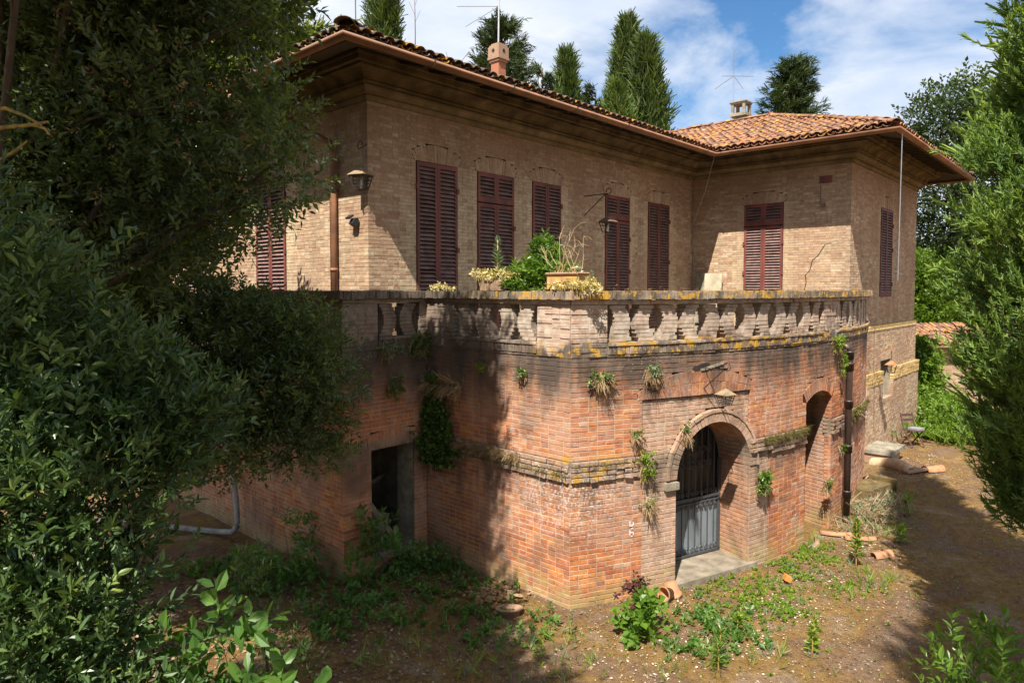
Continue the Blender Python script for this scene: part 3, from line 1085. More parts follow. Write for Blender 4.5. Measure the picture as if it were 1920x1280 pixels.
# shutters
slat_me = MB().box((0, 0, 0), (1, .074, .011), mat=Matrix.Rotation(R(48), 3, 'X')).mesh('slat')
slat_me.materials.append(M_SLAT)


def shutter_leaf(path, a, b, z0, z1, solo, hinge_side):
    m = MB()
    sw, rt, rb, o0, o1 = .062, .075, .11, -.028, .018
    wbox(m, path, a, a + sw, z0, z1, o0, o1)
    wbox(m, path, b - sw, b, z0, z1, o0, o1)
    wbox(m, path, a + sw, b - sw, z1 - rt, z1, o0 + .003, o1 - .003)
    wbox(m, path, a + sw, b - sw, z0, z0 + rb, o0 + .003, o1 - .003)
    h = a if hinge_side < 0 else b
    if z1 - z0 > 1.5:
        for zz in (z0 + .35, (z0 + z1) / 2 + .1, z1 - .45):
            wbox(m, path, h - .03, h + .03, zz - .05, zz + .05, o1, o1 + .022)
    fr = m.obj('shutter', M_SHUTTER, villa)
    n = max(2, int((z1 - z0 - rt - rb) / .074))
    pit = (z1 - z0 - rt - rb) / n
    rest = MB()
    ang = math.atan2(path.t[1], path.t[0])
    for i in range(n):
        z = z0 + rb + (i + .5) * pit
        p = path3(path, np.array((a + b) / 2), np.array(z), np.array(-.004))
        if solo and z > 4.50:
            o = bpy.data.objects.new('slat', slat_me)
            COL.objects.link(o)
            o.parent = fr
            o.location = Vector(p)
            o.rotation_euler = (random.gauss(0, .05) + (random.choice((-.5, .35)) if random.random() < .025 else 0), random.gauss(0, .007), ang)
            o.scale = (b - a - 2 * sw + .006, 1, 1)
        else:
            mt = Matrix.Rotation(ang, 3, 'Z') @ Matrix.Rotation(R(48), 3, 'X')
            rest.box(p, (b - a - 2 * sw, .074, .011), mat=mt)
    if rest.v:
        o = rest.obj('slat', M_SLAT, None)
        o.parent = fr
        o['kind'] = 'stuff'
    return fr


def place_shutters(path, doors, z0, head, soloset):
    for i, (a, b, trans) in enumerate(doors):
        bk = MB()
        wbox(bk, path, a - .03, b + .03, z0 - .02, head + .02, -.13, -.115)
        wbox(bk, path, a - .03, a + .004, z0, head, -.115, -.005)
        wbox(bk, path, b - .004, b + .03, z0, head, -.115, -.005)
        wbox(bk, path, a - .03, b + .03, head - .004, head + .03, -.115, -.005)
        bk.obj('window_recess', M_BLACK, villa)
        c = (a + b) / 2
        zt = 6.28 if trans else head
        for lo, hi, hs in ((a + .012, c - .003, -1), (c + .003, b - .012, 1)):
            shutter_leaf(path, lo, hi, z0 + .03, zt - .012, i in soloset, hs)
            if trans:
                shutter_leaf(path, lo, hi, zt + .012, head - .01, i in soloset, hs)


# shutters are children of the villa: their slats sit in the villa's own frame
_villa_loc = Vector(villa.location)
place_shutters(W_A, doors_A, ZF, HEAD, {0, 1, 2})
place_shutters(W_C, doors_C, ZF, HEAD, {0})
place_shutters(W_T, doors_T, 4.32, 6.86, set())
place_shutters(W_L, doors_L, ZF, HEAD, {0})

# cornice, eaves, gutter
path_wall = [(XM, 20), (XM, YA), (XC, YA), (XC, YT), (XE, YT), (XE, 20)]
prof = [(-.05, 7.73), (.045, 7.73), (.045, 7.815), (.02, 7.82), (.02, 7.832), (.12, 7.832), (.12, 7.86), (.15, 7.875), (.175, 7.91), (.18, 7.945), (.14, 7.948), (.14, 7.962), (.225, 7.962), (.225, 8.0),
        (.19, 8.003), (.19, 8.015), (.24, 8.018), (.25, 8.06), (.29, 8.105), (.36, 8.135), (.45, 8.145), (.45, 8.17), (.41, 8.172), (.41, 8.185), (.54, 8.187), (.54, 8.27), (.57, 8.275), (.57, 8.32), (-.05, 8.34)]
extrude_profile(path_wall, prof, 'cornice', M_CORNICE, villa)
eave = [(o, z) for o, z in ((OV - .012, ZE + .085), (OV - .012, ZE - .06), (OV - .05, ZE - .06), (OV - .055, ZE + .0), (.46, ZE + .20), (.46, ZE + .34))]
extrude_profile(path_wall, eave, 'soffit', M_DARKWOOD, villa)
gp = [(OV - .005 + .085 - .085 * math.cos(t), ZE - .005 - .085 * math.sin(t)) for t in np.linspace(0, math.pi, 9)]
gp2 = [(o + (.006 if i in (0, 8) else 0), z) for i, (o, z) in enumerate(gp)]
inner = [(OV - .005 + .085 - .078 * math.cos(t), ZE - .004 - .078 * math.sin(t)) for t in np.linspace(math.pi, 0, 9)]
gutter = extrude_profile(path_wall, gp + inner, 'gutter', M_COPPER, villa, True, True)
raf = MB().box((0, 0, 0), (.09, .92, .11), mat=Matrix.Rotation(R(18), 3, 'X')).mesh('rafter')
raf.materials.append(M_DARKWOOD)
brk = MB()
for k in range(9):
    t0, t1 = math.pi * k / 9, math.pi * (k + 1) / 9
    brk.add([(x, -.096 * math.cos(t), -.096 * math.sin(t)) for x in (-.02, .02) for t in (t0, t1)], [(0, 1, 3, 2)])
brk = brk.box((0, .09, .05), (.02, .012, .12)).mesh('gutter_bracket')
brk.materials.append(M_DARKCAP)


def along_eave(p0, p1, nrm, step, rafters=True):
    p0, p1 = np.array(p0, float), np.array(p1, float)
    L = np.hypot(*(p1 - p0))
    ang = math.atan2(nrm[0], -nrm[1])
    for k in range(int(L / step)):
        q = p0 + (p1 - p0) * ((k + .5) * step / L)
        for me, off, z, st in ((raf, .74, ZE + .11, 1), (brk, OV + .08, ZE - .004, 3)):
            if k % st == 0:
                o = bpy.data.objects.new(me.name, me)
                COL.objects.link(o)
                o.parent = villa
                o.location = Vector((q[0] + nrm[0] * off, q[1] + nrm[1] * off, z)) - _villa_loc
                o.rotation_euler = (0, 0, ang)


along_eave((XM, 15), (XM, YA), (-1, 0), .62)
along_eave((XM, YA), (XC - 1.2, YA), (0, -1), .62)
along_eave((XC, YA - 1.2), (XC, YT), (-1, 0), .62)
along_eave((XC, YT), (XE, YT), (0, -1), .62)

# roof planes
SL = .386
ex0, ey0, ex1 = XM - OV, YA - OV, XC - OV
fx1, fy0 = XE + OV, YT - OV
rz = lambda r: ZE + .075 + r * SL
hw = (fx1 - ex1) / 2
apx = ex1 + hw
by = 21.4
rm = (by - ey0) / 2
roof = MB()
roof.add([(ex0, ey0, rz(0)), (apx + 2, ey0, rz(0)), (apx + 2, ey0 + rm, rz(rm)), (ex0 + rm, ey0 + rm, rz(rm))], [(0, 1, 2, 3)])
roof.add([(ex0, by, rz(0)), (ex0, ey0, rz(0)), (ex0 + rm, ey0 + rm, rz(rm))], [(0, 1, 2)])
roof.add([(ex0, by, rz(0)), (ex0 + rm, ey0 + rm, rz(rm)), (apx + 2, ey0 + rm, rz(rm)), (apx + 2, by, rz(0))], [(0, 1, 2, 3)])
roof.add([(ex1, by, rz(0)), (ex1, fy0, rz(0)), (apx, fy0 + hw, rz(hw)), (apx, by, rz(hw))], [(0, 1, 2, 3)])
roof.add([(ex1, fy0, rz(0)), (fx1, fy0, rz(0)), (apx, fy0 + hw, rz(hw))], [(0, 1, 2)])
roof.add([(fx1, fy0, rz(0)), (fx1, by, rz(0)), (apx, by, rz(hw)), (apx, fy0 + hw, rz(hw))], [(0, 1, 2, 3)])
roof_ob = roof.obj('roof', M_TILE, villa)


def coppo(L=.45, r0=.095, r1=.075, th=.014, n=6, up=1):
    V, F = [], []
    for j, (y, r) in enumerate(((0, r0), (L, r1))):
        for rr in (r, r - th):
            for k in range(n + 1):
                t = math.pi * k / n
                V.append((-rr * math.cos(t), y, up * rr * math.sin(t) * .66))
    m = n + 1
    o0, i0, o1, i1 = 0, m, 2 * m, 3 * m
    for k in range(n):
        F += [(o0 + k, o1 + k, o1 + k + 1, o0 + k + 1), (i0 + k + 1, i1 + k + 1, i1 + k, i0 + k),
              (o0 + k + 1, i0 + k + 1, i0 + k, o0 + k), (o1 + k, i1 + k, i1 + k + 1, o1 + k + 1)]
    F += [(o0, i0, i1, o1), (o0 + n, o1 + n, i1 + n, i0 + n)]
    return MB().add(V, F)


cop = coppo().mesh('roof_tile', True)
cop.materials.append(M_TILE)
cv_, cq_ = np.array(coppo().v), np.array(coppo().f)
pv_, pq_ = np.array(coppo(.45, .09, .105, .012, 4, -1).v), np.array(coppo(.45, .09, .105, .012, 4, -1).f)
tiles = []  # position, rotation matrix, kind


def tile_field(e0, u, upv, n, rng_run, mx=99):
    u = Vector((*u, 0))
    vv = Vector((*upv, SL)).normalized()
    w = u.cross(vv).normalized()
    if w.z < 0:
        w = -w
    M = Matrix((u, vv, u.cross(vv))).transposed()
    if u.cross(vv).z < 0:
        u2 = -u
        M = Matrix((u2, vv, u2.cross(vv))).transposed()
    cosr = 1 / math.sqrt(1 + SL * SL)
    for i in range(n):
        a = (i + .5) * .205
        r0, r1 = rng_run(a)
        k0 = max(0, math.ceil(r0 / cosr / .335 - .4))
        for k in range(k0, mx):
            run = k * .335
            if run * cosr > r1 - .1:
                break
            p = Vector((e0[0], e0[1], 0)) + u * a + Vector((*upv, 0)) * (run * cosr)
            p.z = rz(run * cosr) + .05 + .012
            p += Vector((random.gauss(0, .008), random.gauss(0, .008), random.gauss(0, .004)))
            rot = Matrix.Rotation(random.gauss(0, .03), 3, w) @ Matrix.Rotation(-.03, 3, u)
            tiles.append((p - vv * .07, rot @ M, 0))
            q = p + u * .1025 - vv * .07
            q.z -= .01
            tiles.append((q, M, 1))


# wing: the slope that faces the terrace
tile_field((ex1, 13.2), (0, -1), (1, 0), int((13.2 - fy0) / .205), lambda a: (max(0, (13.2 - a) - ey0), min(hw, (13.2 - a) - fy0)))
n_w = len(tiles)
# main front slope: lowest rows show over the gutter
tile_field((ex0, ey0), (1, 0), (0, 1), int((ex1 - ex0) / .205), lambda a: (0, min(1.6, a)), 6)
n_m = len(tiles)
tile_field((ex0, 15.5), (0, -1), (1, 0), int((15.5 - ey0) / .205), lambda a: (0, min(1.3, 15.5 - a - ey0)), 4)
tile_field((ex1, fy0), (1, 0), (0, 1), int((fx1 - ex1) / .205), lambda a: (0, min(1.3, a, fx1 - ex1 - a)), 4)
cov = [(i, t) for i, t in enumerate(tiles) if t[2] == 0]


def tile_rank(it):
    i, t = it
    d = math.sqrt(t[0].x ** 2 + t[0].y ** 2)
    if i < n_w:
        return d
    if i < n_m and t[0].y < ey0 + .1:
        return d - 6
    return d + 50


cov.sort(key=tile_rank)
solo = set(i for i, _ in cov[:295])
TV, TQ, b0 = [], [], 0
for i, (p, M, kd) in enumerate(tiles):
    if i in solo:
        o = bpy.data.objects.new('roof_tile', cop)
        COL.objects.link(o)
        o.parent = roof_ob
        o.matrix_local = Matrix.Translation(p) @ M.to_4x4()
    else:
        v, q = (cv_, cq_) if kd == 0 else (pv_, pq_)
        TV.append(v @ np.array(M).T + np.array(p))
        TQ.append(q + b0)
        b0 += len(v)
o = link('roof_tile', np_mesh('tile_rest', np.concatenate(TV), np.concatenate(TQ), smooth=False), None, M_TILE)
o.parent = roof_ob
o['kind'] = 'stuff'


def ridge(name, p0, p1, n, r=.13):
    p0, p1 = Vector(p0), Vector(p1)
    d = (p1 - p0)
    y = d.normalized()
    x = y.cross(Vector((0, 0, 1))).normalized()
    M = Matrix((x, y, x.cross(y))).transposed()
    cm = coppo(d.length / n * 1.25, r, r * .8, .018, 7).mesh(name, True)
    cm.materials.append(M_TILE)
    for k in range(n):
        o = bpy.data.objects.new(name, cm)
        COL.objects.link(o)
        o.parent = roof_ob
        o.matrix_local = Matrix.Translation(p0 + d * (k / n) + Vector((0, 0, random.gauss(.03, .008)))) @ (M @ Matrix.Rotation(random.gauss(0, .04), 3, 'Z')).to_4x4()


T75 = .075
ridge('hip_tile', (ex1 - .06, fy0 - .06, rz(0) + .03), (apx, fy0 + hw, rz(hw) + .05), 17)
ridge('hip_tile', (fx1 + .06, fy0 - .06, rz(0) + .03), (apx, fy0 + hw, rz(hw) + .05), 17)
ridge('ridge_tile', (apx, fy0 + hw, rz(hw) + .05), (apx, by, rz(hw) + .05), 32)
ridge('hip_tile', (ex0 - .10, ey0 - .10, rz(0) + .02), (ex0 + 2.2, ey0 + 2.2, rz(2.2) + .05), 8, .15)

# chimneys belong to the roof
ch = MB()
cx, cy = 11.58, 11.04
ch.box((cx, cy, 9.45), (.24, .24, .80))
c1o = link('chimney', ch.mesh('chimney'), None, simple('chimney_brick', (.32, .13, .07), .9, col2=(.30, .12, .07)))
c1o.parent = roof_ob
ch = MB()
ch.box((cx, cy, 9.83), (.30, .30, .05)).box((cx, cy, 9.885), (.36, .36, .05)).box((cx, cy, 10.03), (.34, .34, .23)).box((cx, cy, 10.165), (.30, .30, .04)).box((cx, cy, 10.21), (.24, .24, .03))
co = link('chimney_head', ch.mesh('chimney_head'), None, M_TERRAOLD)
co.parent = roof_ob
hl = MB()
for s in (0,):
    for ax in (0, 1):
        c_ = (cx - .171, cy + s, 10.05) if ax == 0 else (cx + s, cy - .171, 10.05)
        hl.lathe(c_, [(0, 0), (.042, 0), (.042, .008), (0, .008)], 10, (-1, 0, 0) if ax == 0 else (0, -1, 0))
ho = link('smoke_hole', hl.mesh('smoke_hole'), None, M_BLACK)
ho.parent = roof_ob
ho['kind'] = 'stuff'
ch = MB()
bx, byy, bz = 22.2, 9.9, 9.78
ch.box((bx, byy, bz + .22), (.42, .42, .7)).box((bx, byy, bz + .60), (.54, .54, .10))
for sx in (-1, 1):
    for sy in (-1, 1):
        ch.box((bx + sx * .2, byy + sy * .2, bz + .80), (.09, .09, .32))
ch.box((bx, byy, bz + .98), (.52, .52, .05)).box((bx, byy, bz + 1.02), (.58, .58, .035))
c2o = link('chimney', ch.mesh('wing_chimney'), None, M_STONE)
c2o.parent = roof_ob

# downpipe of the villa, left flank
dp = MB()
dp.tube([(XM - OV - .06, 11.9, ZE - .1), (XM - OV - .06, 11.9, ZE - .30), (XM - .9, 11.4, 7.75), (XM - .09, 10.62, 7.15), (XM - .09, 10.52, 6.95), (XM - .09, 10.52, 3.5)], .062, 12)
for z in (6.3, 4.9, 3.6):
    dp.lathe((XM - .09, 10.52, z), [(.062, -.03), (.072, -.03), (.072, .03), (.062, .03)], 12)
dp.obj('downpipe', M_COPPER, villa, True)

# ------------------------------------------------------------------ terrace
T1X, T2Y, T3X = 5.87, 8.92, 7.56
P0 = (T3X, 5.813)
terrace = thing('terrace', 'weathered red brick terrace with bowed front, balustrade and arched gate', 'terrace', (P0[0], P0[1], 0))
W1 = Line((T1X, 20), (T1X, T2Y))
W2 = Line((T1X, T2Y), (T3X, T2Y))
W3 = Line((T3X, T2Y), P0)
W4 = Arc(T3X, 19.42)
sx = W4.s
TB = Bricks()
CH = .07
ZB0, ZB1 = 1.80, 2.10        # string band
ZL = 3.58                    # ledge
# arched doorway panel on the bow
sc_ = sx(9.98)
AW, ZS = .81, 1.66
PA, PB = sx(8.62), sx(10.73)
JB = sx(11.26)
ZP = 2.90
PC = (PA + PB) / 2
# niche on the bow
NA, NB = sx(12.42), sx(13.52)
NZ = 2.52


def arch_hole(z, rad, half=None):
    if z < ZS:
        w = half or rad
    else:
        h = z - ZS
        if h >= rad:
            return []
        w = math.sqrt(rad * rad - h * h)
    return [(sc_ - w, sc_ + w)]


lint = fan(TB, W4, PA - .06, PB + .06, ZP + .02, .10, .40, 31, lean=.42, rows=2, dep=.14, proud=.006, gap=.008)
def seg_arch(B, path, s0, s1, zs, rise, thick, n, proud=.008, dep=.14):
    c, h = (s0 + s1) / 2, (s1 - s0) / 2
    r = (h * h + rise * rise) / (2 * rise)
    zc, al = zs + rise - r, math.asin(h / r)
    for i in range(n):
        a0, a1 = -al + 2 * al * i / n, -al + 2 * al * (i + 1) / n
        e = .004
        P_ = lambda a, q: (c + math.sin(a) * q, zc + math.cos(a) * q)
        B.quad(path, (P_(a0 + e / r, r), P_(a1 - e / r, r), P_(a1 - e / r, r + thick), P_(a0 + e / r, r + thick)), proud=proud, dep=dep)

    def hole(z):
        if z <= zs:
            return [(s0, s1)]
        q = r + thick
        if z - zc >= q:
            return []
        w = min(math.sqrt(q * q - (z - zc) ** 2), q * math.sin(al))
        return [(c - w, c + w)]
    return hole, (c, zc, r, al)


nfan, NARC = seg_arch(TB, W4, NA, NB, NZ, .17, .23, 17)
dfan = fan(TB, W2, 6.35 - T1X, 7.33 - T1X, 1.97, .24, .30, 15, lean=.15, dep=.14, proud=.002)


def nichetop(z):
    if z < NZ - .16:
        return [(NA, NB)]
    if z < NZ + .05:
        k = min(1.0, (z - NZ + .16) / .24)
        return [(NA + k * .08, NB - k * .08)]
    return []


def h4(z):
    h = []
    if z < ZP + .02:
        h.append((PA, PB))
    if z < ZB0:
        h.append((PA, JB))
    h += lint(z)
    h += nfan(z)
    return h


def h4b(z):
    return [(PA, JB if z < 1.86 else PB), (NA, NB)]


def h2(z):
    return ([(6.40 - T1X, 7.28 - T1X)] if .10 < z < 1.97 else []) + dfan(z)


K = dict(dep=.12, gap=.0115, moff=-.0055)
stray = lambda s, z, l: .85 if random.random() < .014 else 0.0
# below the band
lay(TB, W1, -.1, ZL, CH, c1=True, s0=0, **K)
lay(TB, W2, -.1, ZL, CH, h2, c0=True, **K)
lay(TB, W3, -.1, ZB0, CH, kind=stray, **K)
lay(TB, W4, -.1, ZB0, CH, h4, kind=stray, **K)
lay(TB, W3, ZB1, ZL, CH, kind=stray, **K)
lay(TB, W4, ZB1, ZL, CH, h4, kind=stray, **K)
# string band: rough projecting courses
lay(TB, W3, ZB0, ZB1, .075, dep=.2, proud=.045, jit=.012, gap=.022, moff=-.035)
lay(TB, W4, ZB0, ZB1, .075, h4b, dep=.2, proud=.045, jit=.012, gap=.022, moff=-.035)
# doorway panel (set back a little) and lower jambs
lay(TB, W4, -.1, 1.86, CH, lambda z: arch_hole(z, AW), s0=PA, s1=JB, proud=-.012, dep=.12, kind=lambda s, z, l: random.uniform(.55, .95))
lay(TB, W4, 1.86, ZP, CH, lambda z: arch_hole(z, 1.02), s0=PA + .004, s1=PB - .004, proud=-.03, dep=.12, kind=lambda s, z, l: random.uniform(.55, .95))
for i in range(2):
    pass
nv = 35
for ring, (r0, r1, pr, dp, cnt) in enumerate(((AW, AW + .15, .012, .16, nv), (AW, AW + .15, -.152, .16, 33), (AW, AW + .15, -.316, .16, 35), (AW, AW + .15, -.48, .16, 33), (AW + .155, AW + .205, .03, .10, 15))):
    for i in range(cnt):
        a0, a1 = math.pi * i / cnt, math.pi * (i + 1) / cnt
        ga = .004
        q = [(sc_ - math.cos(a) * r, ZS + math.sin(a) * r) for r, a in ((r0, a0 + ga / r0), (r1, a0 + ga / r1), (r1, a1 - ga / r1), (r0, a1 - ga / r0))]
        TB.quad(W4, (q[3], q[0], q[1], q[2])[::-1] if False else (q[0], q[3], q[2], q[1])[::-1], proud=pr, dep=dp, kind=.8 if ring in (0, 4) else .2)
# reveals of the doorway
fcen = W4.fi(sc_)
tvec = np.array([math.cos(fcen), math.sin(fcen)])
nvec = np.array([math.sin(fcen), -math.cos(fcen)])
DEPTH = .64


def reveal(sa, right, z0, z1, depth, kindv=0.2):
    po = W4.P(sa) + W4.N(sa) * -.015
    pi_ = W4.P(sa) - nvec * depth
    ln = Line(pi_, po) if right else Line(po, pi_)
    lay(TB, ln, z0, z1, CH, dep=.05, kind=lambda s, z, l: kindv, moff=-.010)
    return pi_


piR = reveal(sc_ + AW, True, -.05, ZS, DEPTH, .45)
piL = reveal(sc_ - AW, False, -.05, ZS, DEPTH)
reveal(NB, True, -.05, NZ, .55, .45)
reveal(NA, False, -.05, NZ, .55)
# impost block by the left springing
im = MB()
wbox(im, W4, sc_ - AW - .24, sc_ - AW + .01, ZS - .14, ZS - .03, -.02, .05)
im.obj('impost', M_STONE, terrace)

# parapet: piers, ledge, fillet, cap, balusters
bays = {1: (W1, [(7.8, 8.7), (9.1, 10.0)]), 2: (W2, [(6.54 - T1X, 7.40 - T1X)]), 3: (W3, [(T2Y - 8.22, T2Y - 6.42)]),
        4: (W4, [(sx(8.07), sx(13.02)), (sx(13.62), W4.L)])}
ends = {1: (False, True), 2: (True, False), 3: (False, False), 4: (False, False)}
PB_ = Bricks()
CB = Bricks()
bal_mesh = {}
NCR = 9
BZ0, BZ1 = 3.785, 4.325
for sg in (1, -1):
    m = Bricks()
    ln = Line((-5, 0), (5, 0))
    for k in range(NCR):
        z0 = k * (BZ1 - BZ0) / NCR
        zz = (k + .5) / NCR
        off = sg * (.105 * math.sin(math.pi * zz) - .05)
        m.rect(ln, 5 + off - .128, z0 + .004, 5 + off + .128, z0 + (BZ1 - BZ0) / NCR - .004, dep=.2, proud=.1 - .1, jit=.003)
    v, f, t, k_ = m.arrays(m.rows[id(ln)][1], ln)
    mm = MB()
    for k in range(NCR):
        zz = (k + .5) / NCR
        off = sg * (.105 * math.sin(math.pi * zz) - .05)
        mm.box((off, .1, zz * (BZ1 - BZ0)), (.245, .188, .058))
        # the back of each course
    me = np_mesh('baluster', np.concatenate([v, np.array(mm.v)]), np.concatenate([f, np.array(mm.f) + len(v)]),
                 attrs={'tint': np.concatenate([t, np.full(len(mm.f), .3)]), 'kind': np.full(len(t) + len(mm.f), .45)})
    me.materials.append(M_RED)
    bal_mesh[sg] = me
par = MB()
for key, (path, bs) in bays.items():
    c0, c1 = ends[key]
    s_lo = 3.0 if key == 1 else 0.0
    hb = lambda z, bs=bs: list(bs)
    # ledge of upright bricks under the balusters, thin slab on top
    for a, b in bs:
        n = int((b - a) / .072)
        for i in range(n):
            x0, x1 = a + (b - a) * i / n, a + (b - a) * (i + 1) / n
            PB_.rect(path, x0 + .004, 3.615, x1 - .004, 3.735, proud=.028, dep=.2, jit=.004)
        PB_.mortar(path, a, b, 3.58, 3.785, .012)
        n = int((b - a) / .28)
        for i in range(n):
            x0, x1 = a + (b - a) * i / n, a + (b - a) * (i + 1) / n
            PB_.rect(path, x0 + .003, 3.740, x1 - .003, 3.782, proud=.045, dep=.30, jit=.004, kind=.2)
            PB_.rect(path, x0 + .003, 3.575, x1 - .003, 3.61, proud=.012, dep=.2, jit=.004)
        # balusters
        k = max(2, round((b - a) / .43))
        if k % 2:
            k += 1 if (b - a) / (k + 1) > .40 else -1
        for i in range(k):
            s = a + (b - a) * (i + .5) / k
            p, nn = path.P(s), path.N(s)
            o = bpy.data.objects.new('baluster', bal_mesh[1 if i % 2 == 0 else -1])
            COL.objects.link(o)
            o.parent = terrace
            o.location = Vector((p[0] - nn[0] * .02, p[1] - nn[1] * .02, BZ0)) - Vector(terrace.location)
            o.rotation_euler = (0, 0, math.atan2(nn[0], -nn[1]) + random.gauss(0, .01))
            o.scale = ((b - a) / k / .43, 1, 1)
        n = max(1, int((b - a) / .5))
        for i in range(n):
            x0, x1 = a + (b - a) * i / n, a + (b - a) * (i + 1) / n
            # solid bed behind the ledge and the beam under the cap
            wbox(par, path, x0, x1, 3.5, 3.778, -.27, -.06)
            wbox(par, path, x0, x1, 4.33, 4.40, -.25, -.03)
    jit = .006
    lay(PB_, path, ZL, 4.33, .068, hb, s0=s_lo, c0=c0, c1=c1, jit=.005, dep=.12, proud=.012)
    for a, b in subtract(s_lo, path.L, bs):
        n = max(1, int((b - a) / .5))
        for i in range(n):
            x0, x1 = a + (b - a) * i / n, a + (b - a) * (i + 1) / n
            wbox(par, path, x0, x1, 3.5, 4.40, -.27, -.10)
    lay(PB_, path, 4.335, 4.40, .065, s0=s_lo, c0=c0, c1=c1, dep=.12, proud=.03, jit=.006)
    a, e = s_lo, path.L
    if key in (1, 3):
        e += .09
    if key == 4:
        a -= .05
    if key == 2:
        a -= .09
        e -= .10
    n = int((e - a) / .066)
    for i in range(n):
        x0, x1 = a + (e - a) * i / n, a + (e - a) * (i + 1) / n
        CB.rect(path, x0 + .003, 4.408 + random.uniform(-.006, .004), x1 - .003, 4.528 + random.uniform(-.016, .006), proud=.095 + random.uniform(-.016, .008), dep=.42, jit=.007)
    CB.mortar(path, a, e, 4.404, 4.515, .08)
    nseg = int((e - a) / .5) + 1
    for i in range(nseg):
        x0, x1 = a + (e - a) * i / nseg, a + (e - a) * (i + 1) / nseg
        wbox(par, path, x0, x1, 4.40, 4.522, -.33, .075)
par.obj('parapet_core', M_RED_MORTAR, terrace)
TB.pick_solo(M_RED, terrace, 290, lambda p, z: 0.1 < z < 3.5 and p[0] > 7.4 and p[1] < 7.6, [(.273, .058, .12), (.130, .058, .12)])
TB.build('brickwork', M_RED, terrace)
TB.build_mortar('mortar_bed', M_RED_MORTAR, terrace)
PB_.build('parapet_brickwork', M_RED, terrace)
PB_.build_mortar('parapet_mortar', M_RED_MORTAR, terrace)
CB.build('coping', M_RED, terrace)
CB.build_mortar('coping_mortar', M_RED_MORTAR, terrace)

# floor slab and hidden inner masonry
arcp = [tuple(W4.P(s) - W4.N(s) * .13) for s in np.linspace(.05, W4.L, 24)]
poly = [(T1X + .13, 19.9), (T1X + .13, T2Y + .13), (T3X + .13, T2Y + .13), (T3X + .13, P0[1] + .1)] + arcp + [(19.3, YA), (XM, YA), (XM, 19.9)]
fl = MB()
n = len(poly)
fl.add([(x, y, 3.5) for x, y in poly] + [(x, y, 3.25) for x, y in poly],
       [tuple(range(n)), tuple(range(2 * n - 1, n - 1, -1))] + [(i, n + i, n + (i + 1) % n, (i + 1) % n) for i in range(n)])
fl.obj('terrace_floor', M_PLASTER, terrace)
# left doorway: dark stair lobby behind
d0, d1 = 6.40, 7.28
lob = MB()
lob.box((6.84, T2Y + 1.55, 1.3), (1.8, .08, 3.4)).box((5.98, T2Y + .85, 1.3), (.06, 1.4, 3.4)).box((7.72, T2Y + .85, 1.3), (.06, 1.4, 3.4)).box((6.84, T2Y + .8, -.02), (1.8, 1.5, .12)).box((6.84, T2Y + .8, 2.9), (1.8, 1.5, .1))
lob.obj('lobby', M_PLASTER, terrace)
rv = MB()
rv.box((d0 - .03, T2Y + .26, 1.0), (.06, .42, 2.1)).box((d1 + .03, T2Y + .26, 1.0), (.06, .42, 2.1)).box((6.84, T2Y + .26, 2.02), (1.0, .42, .08)).box((6.84, T2Y + .2, .03), (.9, .34, .14))
rv.obj('door_reveal', M_STONE, terrace)
pl = MB()
pl.box((6.62, T2Y + .62, .45), (.62, .05, 1.15), mat=Matrix.Rotation(R(14), 3, 'X') @ Matrix.Rotation(R(-24), 3, 'Y'))
pl.obj('fallen_door', M_STONE, terrace)
pl = MB()
pl.tube([(6.44, T2Y + .36, 1.22), (7.22, T2Y + .30, .12)], .05, 4)
pl.tube([(6.75, T2Y + 1.2, .85), (7.5, T2Y + 1.15, 1.15)], .035, 4)
pl.box((7.0, T2Y + 1.0, .35), (.5, .5, .6), mat=Matrix.Rotation(R(18), 3, 'Y'))
pl.obj('loose_batten', M_STONE, terrace)

# lobby behind the arched gate
L3 = lambda t, o, z: tuple(W4.P(sc_) + tvec * t - nvec * o) + (z,)


def lbox(mb, t0, t1, o0, o1, z0, z1):
    v = [L3(t, o, z) for z in (z0, z1) for t, o in ((t0, o0), (t1, o0), (t1, o1), (t0, o1))]
    return mb.add(v, [(0, 3, 2, 1), (4, 5, 6, 7), (0, 1, 5, 4), (1, 2, 6, 5), (2, 3, 7, 6), (3, 0, 4, 7)])


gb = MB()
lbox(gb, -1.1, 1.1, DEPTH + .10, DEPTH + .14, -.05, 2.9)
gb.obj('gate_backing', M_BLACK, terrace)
gb = MB()
lbox(gb, -.95, .95, -.03, DEPTH + .1, -.06, .05)
gb.obj('threshold', M_PLASTER, terrace)
fc = MB()
for i in range(20):
    a0, a1 = math.pi * i / 20, math.pi * (i + 1) / 20
    fc.add([L3(-math.cos(a0) * .81, DEPTH + .005, ZS + math.sin(a0) * .81), L3(-math.cos(a1) * .81, DEPTH + .005, ZS + math.sin(a1) * .81),
            L3(-math.cos(a1) * 1.3, DEPTH + .005, ZS + math.sin(a1) * 1.3), L3(-math.cos(a0) * 1.3, DEPTH + .005, ZS + math.sin(a0) * 1.3)], [(0, 1, 2, 3)])
fc.obj('inner_arch_face', M_PLASTER, terrace)

